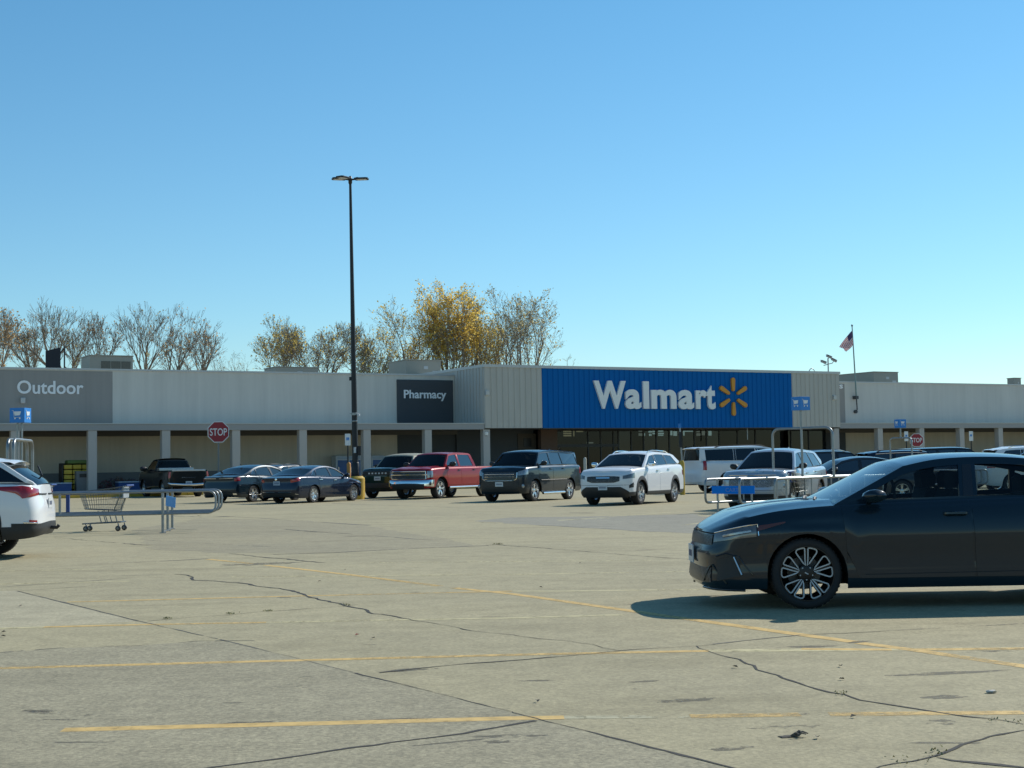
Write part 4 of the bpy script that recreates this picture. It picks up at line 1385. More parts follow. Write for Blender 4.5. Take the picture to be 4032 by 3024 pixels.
ribbon(cr, [A_(880, 1016), A_(1060, 995), A_(1200, 975), A_(1450, 940), A_(1700, 905), A_(2000, 865), A_(2212, 825), B_(100, 810)], .018, .0027, .010, .10, .8)
ribbon(cr, [B_(2300, 830), B_(2212, 850), B_(2040, 892), B_(1950, 915), B_(1850, 945), B_(1780, 972), B_(1600, 1010), B_(1400, 1060)], .030, .0027, .014, .08, .7)
ribbon(cr, [B_(1830, 970), B_(1900, 985), B_(2000, 992), B_(2212, 1012), B_(2400, 1025)], .045, .0027, .010, .10, .5, True)
ribbon(jt, [A_(-300, 535), A_(0, 515), A_(280, 495)], .02, .0023, .01, .12, .6)
ribbon(cr, [A_(430, 490), A_(590, 486), A_(640, 482)], .014, .0027, .01, .1, .6, True)
ribbon(cr, [A_(770, 474), A_(850, 466), A_(930, 465)], .018, .0027, .01, .1, .6, True)
ribbon(jt, [A_(930, 465), A_(1100, 464)], .02, .0023, .01, .12, .6)
ribbon(cr, [A_(2100, 52), A_(2150, 49), B_(0, 55), B_(60, 58), B_(300, 78), B_(650, 105), B_(775, 113)], .05, .0027, .012, .15, .5)
ribbon(jt, [A_(2110, 53), A_(1760, 67), A_(1430, 84), A_(1180, 92)], .06, .0023, .02, .2, .6)
ribbon(cr, [A_(990, 87), A_(1100, 99), A_(1250, 113), A_(1400, 128)], .035, .0023, .02, .2, .6, True)
ribbon(jt, [A_(420, 134), A_(620, 124), A_(900, 110)], .05, .0023, .03, .2, .6)
ribbon(jt, [Z2(-300, 1060), Z2(0, 1072), Z2(280, 1068), Z2(1000, 1110), Z2(1620, 1152)], .10, .0023, .03, .4, .5)
ribbon(cr, [Z2(100, 1071), Z2(190, 1066), Z2(290, 1069)], .11, .0027, .03, .3, .5, True)
ribbon(cr, [Z2(780, 1190), Z2(1100, 1215), Z2(1470, 1238)], .05, .0027, .02, .3, .6, True)
ribbon(cr, [Z2(1370, 1258), Z2(1500, 1256), Z2(1680, 1255)], .10, .0027, .02, .2, .6, True)
ribbon(jt, [Z2(1680, 1255), Z2(2212, 1296)], .06, .0023, .02, .3, .6)
ribbon(jt, [Z2(1250, 940), Z2(1800, 960), Z2(2212, 972), Z3(900, 985)], .10, .0023, .03, .4, .5)
ribbon(jt, [Z3(870, 1105), Z3(1000, 1125), Z3(1800, 1165), Z3(2212, 1185), Z4(700, 1205), Z4(1320, 1232)], .06, .0023, .02, .3, .5)
ribbon(cr, [Z4(100, 1030), Z4(340, 1034)], .12, .0027, .02, .2, .6, True)
ribbon(cr, [Z3(1880, 1520), Z3(1975, 1523)], .05, .0027, .01, .1, .6, True)
ribbon(cr, [A_(230, 18), A_(420, 34), A_(650, 54)], .04, .0027, .02, .2, .6, True)
ribbon(jt, [A_(0, 232), A_(330, 210), A_(560, 195)], .03, .0023, .02, .2, .6, True)
ribbon(jt, [A_(600, 27), A_(900, 45), A_(1200, 60)], .05, .0023, .02, .2, .6, True)
tag(cr.build('pavement_cracks', M_CRACK, recalc=False), kind='structure')
tag(jt.build('pavement_joints', M_SEAL, recalc=False), kind='structure')


def blob(mb, px, py, a, b, rot, z):
    c = G(px, py)
    n = 22
    vs = [V((c.x, c.y, z))]
    for k in range(n):
        t = 2 * PI * k / n
        r = 1 + rnd.uniform(-.25, .25)
        x, y = a * r * math.cos(t), b * r * math.sin(t)
        vs.append(V((c.x + x * math.cos(rot) - y * math.sin(rot), c.y + x * math.sin(rot) + y * math.cos(rot), z)))
    mb.add(vs, [(0, 1 + k, 1 + (k + 1) % n) for k in range(n)])


st = MB()
blob(st, *A_(260, 778), .26, .05, -.35, .0010)
blob(st, *A_(190, 768), .14, .04, -.2, .0011)
blob(st, *A_(270, 806), .10, .02, -.1, .0010)
blob(st, *B_(1305, 783), .16, .045, .05, .0021)
blob(st, *B_(100, 637), .10, .03, .0, .0010)
blob(st, *B_(1500, 470), .10, .05, .5, .0022)
blob(st, *B_(1280, 490), .20, .05, .1, .0010)
blob(st, *B_(1880, 605), .40, .06, .2, .0010)
blob(st, *A_(1130, 132), .55, .25, .4, .0022)
blob(st, *A_(1700, 443), .12, .06, .0, .0010)
for k in range(34):
    blob(st, rnd.uniform(0, 3900), rnd.uniform(2080, 2960), rnd.uniform(.03, .2), rnd.uniform(.015, .07), rnd.uniform(-.4, .4), .0009 + k * .000002)
tag(st.build('oil_stains', M_OIL, recalc=False), kind='structure')

for pix, nn, sz in (([B_(1790, 972), B_(1850, 945)], 16, .018), ([A_(700, 372), A_(740, 370)], 30, .018), ([A_(980, 352), A_(1010, 350)], 30, .018), ([A_(1150, 340), A_(1170, 338)], 24, .018), ([B_(1390, 690), B_(1450, 700)], 18, .014), ([B_(1620, 1002), B_(1780, 970)], 14, .013), ([B_(2060, 800), B_(2190, 822)], 14, .013), ([A_(2130, 50), A_(2170, 49)], 30, .04), ([Z2(-60, 1062), Z2(-20, 1058)], 20, .03), ([A_(1480, 311), A_(1510, 315)], 20, .018)):
    for k in range(nn):
        p = G(*[lerp(pix[0][i], pix[1][i], rnd.random()) for i in (0, 1)]) + V((rnd.gauss(0, .02), rnd.gauss(0, .03), .008))
        a = rnd.uniform(0, 6.28); h = sz * rnd.uniform(.3, 1.0)
        q = V((math.cos(a), math.sin(a), 0))
        wd.add([p - q.cross(V((0, 0, 1))) * .006, p + q.cross(V((0, 0, 1))) * .006, p + q * h * .8 + V((0, 0, h))], [(0, 1, 2)])
tag(wd.build('crack_weeds', M_WEED, recalc=False), kind='stuff')

# ------------------------------------------------------------------ small litter
M_PAPER = mat('crumpled_paper', (.5, .48, .43), .8, var=.3, scale=40)
M_DEBRIS = mat('dark_leaf_litter', (.075, .068, .055), .9, var=.4, scale=40)


def crumple(name, label, px, py, r, m, flat=.5, seed=1, cat='litter'):
    rr = random.Random(seed)
    bm = bmesh.new()
    bmesh.ops.create_icosphere(bm, subdivisions=2, radius=1)
    for v in bm.verts:
        k = rr.uniform(.55, 1.15)
        v.co = V((v.co.x * r * k * 1.3, v.co.y * r * k * .8, max(0, v.co.z * r * k * flat + r * flat * .7)))
    me = bpy.data.meshes.new(name); bm.to_mesh(me); bm.free()
    me.materials.append(m)
    o = bpy.data.objects.new(name, me); COL.objects.link(o)
    o.location = G(px, py)
    return tag(o, label, cat)


crumple('crumpled_wrapper', 'crumpled pale wrapper lying on the concrete right of the long crack', *B_(2068, 690), .026, M_PAPER, .45, 4)
crumple('litter_scrap', 'flattened dark scrap on the concrete in front of the nearest yellow line', *B_(1195, 880), .045, M_DEBRIS, .12, 7)


def twig(name, label, px, py, L, a):
    p = G(px, py)
    mb = MB()
    for k in range(5):
        q = p + V((rnd.uniform(-L, L), rnd.uniform(-.03, .03), .012))
        an = a + rnd.uniform(-.5, .5)
        mb.tube([q, q + V((math.cos(an) * L * .5, math.sin(an) * L * .5, .012)), q + V((math.cos(an) * L, math.sin(an) * L, .003))], [.006, .005, .003], 5)
    return tag(mb.build(name, M_DEBRIS), label, 'leaf litter')


twig('leaf_litter', 'small heap of dry stalks beside the dark scrap on the concrete', *B_(1220, 882), .05, .2)
G_LEAF = 'dry leaves scattered on the concrete'
for k, (x, y) in enumerate((B_(965, 582), B_(1420, 578), B_(1425, 635), B_(110, 731), A_(1543, 443), A_(1612, 457), A_(1490, 160), A_(1380, 210), B_(295, 130), B_(125, 236), A_(90, 316), A_(15, 430), A_(15, 448), B_(1320, 888), B_(1475, 798))):
    p = G(x, y)
    mb = MB()
    a = rnd.uniform(0, 6); r = .022
    c, s_ = math.cos(a) * r, math.sin(a) * r
    mb.add([p + V((c, s_, .012)), p + V((-s_ * .6, c * .6, .02)), p + V((-c, -s_, .006)), p + V((s_ * .6, -c * .6, .018))], [(0, 1, 2, 3)])
    tag(mb.build('dry_leaf', mat('leaf_red', (.28, .07, .05), .7) if k == 4 else M_DEBRIS, recalc=False), 'small reddish leaf lying on the concrete below the long crack' if k == 4 else 'tiny dark dry leaf lying on the open concrete', 'leaf', G_LEAF if k != 4 else None)
# ------------------------------------------------------------------ the store
FANG = math.atan2(FU.y, FU.x)
M_WALLG = mat('pale_grey_wall_paint', (.61, .585, .52), .8, var=.05, scale=.6, streak=.07, bump=.15, bscale=25)
M_WALLM = mat('mid_grey_wall_paint', (.30, .285, .26), .8, var=.05, scale=.6, streak=.07, bump=.15, bscale=25)
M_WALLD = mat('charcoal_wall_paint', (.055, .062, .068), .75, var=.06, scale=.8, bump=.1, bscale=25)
M_TAN = mat('tan_block_wall', (.54, .475, .375), .85, var=.06, scale=.8, streak=.10, bump=.15, bscale=18)
M_WAINS = mat('grey_wainscot', (.16, .165, .165), .8, var=.06, scale=.8)
M_FASC = mat('grey_fascia', (.33, .325, .32), .6, var=.05, scale=1)
M_CAP = mat('parapet_flashing', (.50, .50, .49), .4, .3, var=.05)
M_PILLAR = mat('painted_pillar', (.46, .43, .40), .75, var=.06, scale=1.2, bump=.1)
M_BLUE = mat('store_blue_panel', (.006, .125, .40), .6, var=.05, scale=.8, spec=.05)
M_RIBG = mat('ribbed_grey_panel', (.48, .46, .415), .6, var=.05, scale=.8, streak=.06)
M_BRICK = mat('brown_brick', (.12, .075, .055), .85, var=.25, scale=6, bump=.3)
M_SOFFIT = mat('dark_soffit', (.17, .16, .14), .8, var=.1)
M_FRAME = mat('bronze_window_frame', (.025, .026, .027), .4, .3)
M_SGLASS = glassmat('store_glass', (.17, .19, .185), film=-.015)
M_SGREY = glassmat('greyed_store_glass', (.24, .30, .31), film=-.005)
M_INSIDE = mat('store_interior', (.075, .068, .055), .8, var=.85, scale=.7)
M_LETTER = mat('white_letter', (.82, .83, .82), .4, var=.03)
M_ROOFUNIT = mat('beige_roof_unit', (.34, .32, .26), .55, var=.08, scale=2)
M_LIGHTON = mat('lit_store_sign', (.8, .7, .45), .5, emit=(1.0, .82, .5, 2.2))
M_LIGHTW = mat('lit_store_light', (.8, .8, .75), .5, emit=(.95, 1.0, .92, 1.6))
M_KERBY = mat('kerb_yellow', (.50, .33, .04), .7, var=.2, scale=5)

WT, TT, TB, CB, CT = 7.32, 7.82, 3.76, 3.68, 4.04        # wall top, tower top and underside, canopy underside and top
VD = 4.1                                               # depth of the canopy
uT0, uT1 = FAC(1903, 1500)[0], FAC(3299, 1500)[0]       # tower corners
uB0, uB1 = FAC(2130, 1560)[0], FAC(3113, 1560)[0]       # blue field
store = thing('store_building', 'long single-storey grey store with blue ribbed entrance block and covered walk', 'store', FO, FANG)
UL, UR = -46.0, uT1 + 62


def sb(name, m, *boxes, bevel=None, parent=None):
    o = MB()
    for b in boxes: o.box(*b)
    return o.build(name, m, parent or store, bevel=bevel)


# walls: one upper and one lower skin each side, the painted fields stand a hair proud
sb('left_wall', M_WALLG, (UL, uT0 + .3, VD, VD + .3, CB + .1, WT))
sb('right_wall', M_WALLG, (uT1 - .3, UR, VD, VD + .3, CB + .1, WT))
sb('left_back_wall', M_TAN, (UL, uT0 + 2.6, VD, VD + .3, 1.35, CB + .1))
sb('right_back_wall', M_TAN, (uT1 - .3, UR, VD, VD + .3, 1.35, CB + .1))
sb('left_wainscot', M_WAINS, (UL, uT0 + 2.6, VD - .02, VD + .3, .0, 1.35))
sb('right_wainscot', M_WAINS, (uT1 - .3, UR, VD - .02, VD + .3, .0, 1.35))
sb('parapet_cap', M_CAP, (UL, uT0 - .0, VD - .07, VD + .42, WT, WT + .10), (uT1 + .0, UR, VD - .07, VD + .42, WT, WT + .10))
sb('roof_deck', mat('roof_membrane', (.3, .3, .29), .8), (UL, uT0, VD + .42, 60, WT - .5, WT - .3), (uT1, UR, VD + .42, 60, WT - .5, WT - .3), (uT0 + .3, uT1 - .3, VD + 6, 60, WT - .5, WT - .3))
sb('end_wall', M_WALLG, (UL, UL + .3, VD + .3, 60, 0, WT), (UR - .3, UR, VD + .3, 60, 0, WT), (UL, UR, 60, 60.3, 0, WT))
# painted fields
uo = FAC(443, 1560, VD)[0]
sb('grey_sign_field', M_WALLM, (UL, uo, VD - .015, VD, CT + .0, WT - .06))
up0, up1 = FAC(1562, 1560, VD)[0], FAC(1782, 1560, VD)[0]
sb('charcoal_sign_field', M_WALLD, (up0, up1, VD - .09, VD, CT + .06, WT - .28), bevel=.01)
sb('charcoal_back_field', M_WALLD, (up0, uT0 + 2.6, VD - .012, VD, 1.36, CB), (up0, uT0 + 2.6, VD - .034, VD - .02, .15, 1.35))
uq = FAC(3326, 1560, VD)[0]
sb('charcoal_right_field', M_WALLM, (uT1 + .01, uq, VD - .015, VD, CT, WT - .1))
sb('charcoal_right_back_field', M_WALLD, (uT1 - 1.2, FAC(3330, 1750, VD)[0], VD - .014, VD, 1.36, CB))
# canopies
sb('canopy_fascia', M_FASC, (UL, uT0 - .02, -.10, .10, CB, CT), (uT1 + .02, UR, -.10, .10, CB, CT), bevel=.012)
sb('canopy_edge', M_CAP, (UL, uT0 - .02, -.14, .12, CT, CT + .045), (uT1 + .02, UR, -.14, .12, CT, CT + .045))
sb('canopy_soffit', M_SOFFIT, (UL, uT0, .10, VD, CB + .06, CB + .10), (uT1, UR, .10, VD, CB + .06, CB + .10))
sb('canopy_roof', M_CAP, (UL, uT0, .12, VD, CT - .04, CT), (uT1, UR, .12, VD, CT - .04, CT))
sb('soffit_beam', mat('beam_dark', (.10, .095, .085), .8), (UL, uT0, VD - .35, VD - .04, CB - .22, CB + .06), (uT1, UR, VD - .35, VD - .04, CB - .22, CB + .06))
# pillars
u_a, u_b = FAC(364, 1800)[0], FAC(1917, 1800)[0]
pit = (u_b - u_a) / 6
pw = .24
us = [u_a + pit * k for k in range(-5, 7)]
u_c = [FAC(px, 1750)[0] for px in (3466, 3627, 3786, 3940)]
pr = (u_c[3] - u_c[0]) / 3
us += [u_c[0] + pr * k for k in range(-0, 9)] + [uT1 - .28]
for u in us:
    d = (.02 if u < uT0 or u > uT1 else .05)
    o = MB().box(u - pw, u + pw, -.10 + d + .02, .38, .15, CB).box(u - pw - .04, u + pw + .04, -.10 + d - .01, .42, .15, .32)
    o.build('pillar', M_PILLAR, store, bevel=.02)
# entrance block: ribbed panels round a box
def ribbed(name, m, u0, u1, z0, z1, v, pitch=.42):
    o = MB()
    o.box(u0, u1, v, v + .10, z0, z1)
    n = max(1, int(round((u1 - u0) / pitch)))
    w = (u1 - u0) / n
    for k in range(n):
        a = u0 + w * k
        vs = [V((a + w * f, v + dv, z)) for z in (z0, z1) for f, dv in ((.10, .002), (.16, -.035), (.84, -.035), (.90, .002))]
        o.add(vs, [(0, 1, 5, 4), (1, 2, 6, 5), (2, 3, 7, 6), (0, 3, 2, 1), (4, 5, 6, 7)])
    return o.build(name, m, store)


ribbed('ribbed_panel', M_RIBG, uT0, uB0, TB, TT - .18, -.13)
ribbed('ribbed_panel', M_RIBG, uB1, uT1, TB, TT - .18, -.13)
ribbed('blue_ribbed_panel', M_BLUE, uB0, uB1, TB, TT - .18, -.14, .40)
# return walls of the block
for u, nm in ((uT0, 'side_panel'), (uT1, 'side_panel')):
    o = MB()
    s_ = 1 if u == uT0 else -1
    o.box(min(u, u + s_ * .12), max(u, u + s_ * .12), -.03, VD + 6, TB if False else CT, TT - .18)
    for k in range(9):
        v0 = .05 + k * .44
        o.box(min(u, u - s_ * .035), max(u, u - s_ * .035), v0, v0 + .34, CT, TT - .18)
    o.build(nm, M_RIBG, store)
sb('block_cap', M_CAP, (uT0 - .06, uT1 + .06, -.22, .2, TT - .18, TT), (uT0 - .06, uT0 + .2, .2, VD + 6, TT - .18, TT), (uT1 - .2, uT1 + .06, .2, VD + 6, TT - .18, TT))
sb('block_roof', M_CAP, (uT0 + .12, uT1 - .12, .2, VD + 6, TT - .4, TT - .3))
sb('block_back', M_WALLG, (uT0, uT1, VD + 6, VD + 6.2, WT - .5, TT - .05))
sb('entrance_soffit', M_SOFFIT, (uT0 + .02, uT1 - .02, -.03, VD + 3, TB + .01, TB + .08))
sb('panel_trim', mat('dark_trim', (.05, .055, .06), .5), (uB0, uB1, -.16, -.02, TB - .05, TB))
# shop front under the block
VS = 3.0
x2u = lambda px, v=VS: FAC(px, 1720, v)[0]
sb('brick_pier', M_BRICK, (x2u(2127), x2u(2191), VS - .12, VS + .3, .15, TB))
sb('side_infill', M_WALLD, (uT0 + .02, x2u(2127), VS + .9, VS + 1.1, .15, TB))
sb('entry_niche', mat('niche_brown', (.085, .07, .055), .8), (x2u(2040, 3.8), x2u(2112, 3.8), VS + .84, VS + .9, 2.2, 3.5))
sb('niche_panel', M_FRAME, (x2u(2062, 3.8), x2u(2092, 3.8), VS + .80, VS + .84, 2.6, 3.2))
floor_u0, floor_u1 = x2u(2191), uT1 - .35
sb('store_floor', M_INSIDE, (floor_u0, floor_u1, VS + .1, 18, .10, .15))
sb('interior_back', M_INSIDE, (floor_u0, floor_u1, 16, 16.2, .15, 5), (floor_u0 - .1, floor_u0, VS + .3, 16, .15, 5), (floor_u1, floor_u1 + .1, VS + .3, 16, .15, 5))
sb('interior_ceiling', M_SOFFIT, (floor_u0, floor_u1, VS + .05, 16, 4.7, 4.8))
# shelving seen through the panes
shv = MB()
rr = random.Random(3)
for k in range(44):
    a = lerp(floor_u0 + .3, floor_u1 - 1.5, rr.random()); v0 = rr.uniform(4.6, 15)
    shv.box(a, a + rr.uniform(.8, 1.8), v0, v0 + .6, .15, rr.uniform(1.2, 2.2))
shv.build('display_shelf', mat('stock_shelf', (.22, .17, .12), .8, var=.95, scale=2), store)
# mullions and panes
mpx = [2191, 2316, 2366, 2416, 2436, 2486, 2535, 2585, 2636, 2686, 2735, 2783, 2833, 2905, 2975, 3045, 3115, 3185, 3255]
for i in range(len(mpx) - 1):
    a, b = x2u(mpx[i]), x2u(mpx[i + 1])
    f = MB()
    f.box(a - .04, a + .04, VS, VS + .12, .15, TB)
    f.box(a + .04, b - .04, VS + .01, VS + .11, TB - .10, TB)
    f.box(a + .04, b - .04, VS + .01, VS + .11, .15, .40)
    if i in (0, 1, 2, 3): f.box(a + .04, b - .04, VS + .01, VS + .11, 2.55, 2.75)
    w = f.build('window', M_FRAME, store)
    MB().box(a + .04, b - .04, VS + .05, VS + .06, .40, TB - .10).build('pane', M_SGREY if 2430 < mpx[i] < 2830 and i % 5 else M_SGLASS, w)
# window posters and lit signs inside
def inner(name, m, px0, px1, py0, py1, v):
    a, z1 = FAC(px0, py0, v); b, z0 = FAC(px1, py1, v)
    return MB().box(a, b, v, v + .03, z0, z1).build(name, m, store)


for a, b, c, d in ((2218, 2250, 1695, 1701), (2219, 2250, 1704, 1709), (2219, 2250, 1712, 1718), (2258, 2262, 1696, 1718), (2270, 2296, 1697, 1701)):
    inner('lit_sign', M_LIGHTON, a, b, c, d, 5.5)
for a, b, c, d in ((2515, 2535, 1696, 1700), (2515, 2540, 1706, 1716), (2554, 2568, 1697, 1703), (2556, 2566, 1708, 1716), (2570, 2584, 1696, 1702), (2570, 2584, 1705, 1710), (2592, 2612, 1692, 1700), (2592, 2614, 1704, 1710), (2592, 2612, 1712, 1716), (2640, 2648, 1696, 1714), (2652, 2666, 1698, 1716), (2690, 2732, 1696, 1700), (2690, 2696, 1700, 1715), (2743, 2758, 1706, 1716), (2743, 2756, 1697, 1702), (2764, 2776, 1697, 1714), (2790, 2802, 1697, 1715), (2310, 2336, 1741, 1746)):
    inner('lit_sign', M_LIGHTW, a, b, c, d, 5.0)
for a, b, c, d, t in ((2338, 2348, 1696, 1716, .5), (2380, 2390, 1697, 1716, .5), (2318, 2364, 1690, 1724, .2), (2374, 2410, 1688, 1726, .16)):
    inner('window_poster', mat('poster_%d' % (t * 100), (t, t, t * .95), .7), a, b, c, d, VS + (.08 if t > .3 else .10))
sb('entry_door_leaf', M_FRAME, (x2u(2700), x2u(2733), VS - .03, VS + .0, .15, 2.5))

# sidewalk with its kerb
walk = MB()
walk.box(UL, UR, -1.5, VD + .0, .0, .15)
wk = walk.build('sidewalk', M_WALK, bevel=.01); wk.location = FO; wk.rotation_euler = (0, 0, FANG)
tag(wk, kind='structure')
kb = MB()
for k in range(70):
    a = UL + k * (UR - UL) / 70
    kb.box(a, a + (UR - UL) / 70 - .02, -1.66, -1.503, .0, .155)
kb_ = kb.build('kerb', M_KERBY, bevel=.015); kb_.location = FO; kb_.rotation_euler = (0, 0, FANG)
tag(kb_, kind='structure')


def FP(px, py, v, dz=0):                 # photo pixel on plane v -> world
    u, z = FAC(px, py, v)
    return FO + FU * u + FV * v + V((0, 0, z + dz))


MW = Matrix.Translation(FO) @ Matrix.Rotation(FANG, 4, 'Z')
STAND = Matrix(((1, 0, 0, 0), (0, 0, -1, 0), (0, 1, 0, 0), (0, 0, 0, 1)))     # x right, y up, z towards the viewer


def wall_sign(name, label, cat, u, v, z):
    t = thing(name, label, cat, FO + FU * u + FV * v + V((0, 0, z)), FANG)
    return t


# big white lettering, each letter its own part
ua, zb_ = FAC(2336, 1609, -.2); ub, zt_ = FAC(2811, 1500, -.2)
zb2 = FAC(2811, 1613, -.2)[1]
sg = wall_sign('store_name_sign', 'large white raised store name with yellow spark on the blue panel', 'store sign', ua, -.18, (zb_ + zb2) / 2)
H_ = FAC(2360, 1498, -.2)[1] - FAC(2360, 1609, -.2)[1]
vs, fs = text_mesh('Walmart', .035, .5, .93, 6)
ax, bx = min(p.x for p in vs), max(p.x for p in vs)
ay, by = min(p.y for p in vs), max(p.y for p in vs)
par = list(range(len(vs)))


def find(i):
    while par[i] != i:
        par[i] = par[par[i]]; i = par[i]
    return i


for f in fs:
    for k in f[1:]:
        par[find(f[0])] = find(k)
groups = {}
for i in range(len(vs)): groups.setdefault(find(i), []).append(i)
isl = []                                          # islands that overlap in x belong to one letter
for g in groups.values():
    lo, hi = min(vs[i].x for i in g), max(vs[i].x for i in g)
    for q in isl:
        o_ = min(hi, q[1]) - max(lo, q[0])
        if o_ > .6 * min(hi - lo, q[1] - q[0]):
            q[0] = min(lo, q[0]); q[1] = max(hi, q[1]); q[2].update(g); break
    else:
        isl.append([lo, hi, set(g)])
LET = [((a - 680) / 708, (b - 680) / 708) for a, b in ((680, 860), (857, 947), (960, 993), (1006, 1153), (1166, 1258), (1270, 1338), (1332, 1388))]
nlet = 0
print('letters', len(isl))
for lo, hi, g in sorted(isl, key=lambda q: q[0]):
    idx = {i: k for k, i in enumerate(sorted(g))}
    l0, l1 = LET[nlet]; nlet += 1
    o = MB().add([STAND @ V((lerp(l0, l1, (vs[i].x - lo) / (hi - lo)) * (ub - ua), (vs[i].y - ay) / (by - ay) * H_, (vs[i].z + .5) * .16)) for i in sorted(g)], [[idx[k] for k in f] for f in fs if f[0] in g])
    o.build('letter', M_LETTER, sg)
uc, zc = FAC(2885, 1562, -.2)
uc -= ua; zc -= (zb_ + zb2) / 2
R0_ = (FAC(2885, 1487, -.2)[1] - FAC(2885, 1637, -.2)[1]) / 2
M_SPARK = mat('spark_yellow', (.62, .27, .02), .45, var=.05)
for k in range(6):
    a = PI / 2 + k * PI / 3
    r0, r1, w0, w1 = R0_ * .34, R0_, R0_ * .085, R0_ * .125
    prof = [(r0, -w0), (lerp(r0, r1, .8), -w1), (r1 - w1 * .25, -w1 * .75), (r1, -w1 * .2), (r1, w1 * .2), (r1 - w1 * .25, w1 * .75), (lerp(r0, r1, .8), w1), (r0, w0), (r0 - w0 * .6, w0 * .5), (r0 - w0 * .6, -w0 * .5)]
    o = MB().prism([(uc + x * math.cos(a) - y * math.sin(a), zc + x * math.sin(a) + y * math.cos(a)) for x, y in prof], 0, .16, STAND)
    o.build('spark_petal', M_SPARK, sg, bevel=.02)


def flat_sign(name, label, txt, px0, px1, py0, py1, v, bold=.02, depth=.05, cat='wall sign', spacing=1.0):
    a, z0 = FAC(px0, py1, v); b, z1 = FAC(px1, py0, v)
    z0 = (z0 + FAC(px1, py1, v)[1]) / 2
    t = wall_sign(name, label, cat, a, v, z0)
    z1 = (z1 + FAC(px0, py0, v)[1]) / 2
    lettering('lettering', txt, 0, b - a, 0, z1 - z0, STAND, M_LETTER, t, depth, bold, spacing)
    return t


flat_sign('department_sign', 'white raised word Outdoor on the mid grey wall at left', 'Outdoor', 67, 328, 1499, 1551.5, VD - .015, .018)
flat_sign('department_sign', 'white raised word Pharmacy on the charcoal wall panel', 'Pharmacy', 1590, 1756, 1536, 1579, VD - .09, .018)
flat_sign('department_sign', 'white letters rs on the grey strip right of the entrance block', 'rs', 3291, 3317, 1514, 1530, VD - .015, .02)

# wall lamps
for px, py, v, lab in ((89, 1577, VD - .02, 'small pale wall lamp under the word on the left grey wall'), (1916, 1547, -.16, 'small pale wall lamp on the left ribbed panel of the entrance block'), (3283, 1566, -.16, 'small pale wall lamp on the right ribbed panel of the entrance block')):
    u, z = FAC(px, py, v)
    t = wall_sign('wall_lamp', lab, 'wall lamp', u, v, z - .14)
    MB().box(-.13, .13, -.16, 0, 0, .30).build('housing', M_CAP, t, bevel=.03)
    MB().box(-.10, .10, -.13, -.03, -.015, -.001).build('lens', M_LETTER, t)
u, z = FAC(1917, 1700, -.1)
t = wall_sign('dome_camera', 'small white dome camera on the pillar at the left corner of the entrance block', 'camera', u, -.04, z - .1)
MB().lathe([(0, -.16), (.09, -.13), (.12, -.04), (.12, .06), (.0, .10)], 16).build('housing', M_LETTER, t, 50)
MB().lathe([(0, -.165), (.06, -.15), (.085, -.133)], 16).build('lens', M_PIANO, t, 50)

# ------------------------------------------------------------------ on the roof
def roof_unit(label, px0, px1, py0, v, h, d=2.2, chamfer=0.0, lou=0):
    a = FAC(px0, 1460, v)[0]; b, zt = FAC(px1, py0, v)
    zb = WT - .3
    t = thing('rooftop_unit', label, 'rooftop unit', FO + FU * a + FV * v + V((0, 0, zb)), FANG)
    w = b - a; hh = zt - zb
    prof = [(0, 0), (w, 0), (w, hh), (w * chamfer, hh), (0, hh * (.75 if chamfer else 1))]
    MB().prism(prof, -d, 0, STAND).build('casing', M_ROOFUNIT, t, bevel=.03)
    MB().box(-.04 + w * chamfer, w + .04, -.05, d + .05, hh, hh + .06).build('lid', M_ROOFUNIT, t, bevel=.015)
    o = MB()
    if lou:
        for k in range(lou):
            x0 = w * (.26 + .70 * k / lou)
            o.box(x0, x0 + .64 * w / lou, -.02, 0, hh * .35, hh * .80)
    else:
        o.box(w * .5, w * .62, -.02, 0, hh * .66, hh * .78)
        o.box(w * .75, w * .9, -.02, 0, hh * .3, hh * .6)
    o.build('vent_panel', mat('louvre_dark', (.14, .13, .10), .7, var=.3, scale=12) if lou else M_CAP, t)
    return t


roof_unit('beige rooftop unit with a row of louvred panels above the left grey wall', 353, 524, 1404, 10, 1, 2.3, .0, 3)
roof_unit('low beige rooftop unit barely showing left of the lamp post', 1085, 1255, 1449, 10, 1, 2.2)
roof_unit('beige rooftop unit with sloping hood behind the charcoal panel', 1600, 1736, 1421, 10, 1, 3.0, .0)
roof_unit('pale rooftop unit with sloping hood right of the flagpole', 3440, 3536, 1467, 11, 1, 5.0, .0)
roof_unit('small pale roof vent at the right picture edge', 3992, 4020, 1490, 11, 1, .8)
# dark panel on struts
v = 16
a = FAC(179, 1440, v)[0]; b, zt = FAC(237, 1368, v); z2 = FAC(179, 1382, v)[1]
t = thing('roof_screen', 'black panel on raking struts standing on the left roof', 'roof screen', FO + FU * a + FV * v + V((0, 0, WT - .3)), FANG)
MB().prism([(0, 0), (b - a, 0), (b - a, zt - WT + .3), (0, z2 - WT + .3)], 0, .12, STAND).build('panel', mat('black_screen', (.012, .014, .02), .6, var=.2, scale=8), t)
c = FAC(255, 1357, v)[0] - a; zz = FAC(255, 1362, v)[1] - WT + .3
MB().tube([V((c, .1, 0)), V((c, .1, zz))], .05, 6).tube([V((b - a - .02, .05, zz * .8)), V((c, .1, zz * .96))], .035, 6).tube([V((b - a, .05, zz * .45)), V((c + 1.6, 1.0, 0))], .04, 6).tube([V((c, .1, zz * .5)), V((c + 1.9, 1.2, 0.0))], .04, 6).tube([V((c, .1, zz * .3)), V((b - a, .1, 0.0))], .03, 6).build('strut', M_BLACKPL, t, 60)
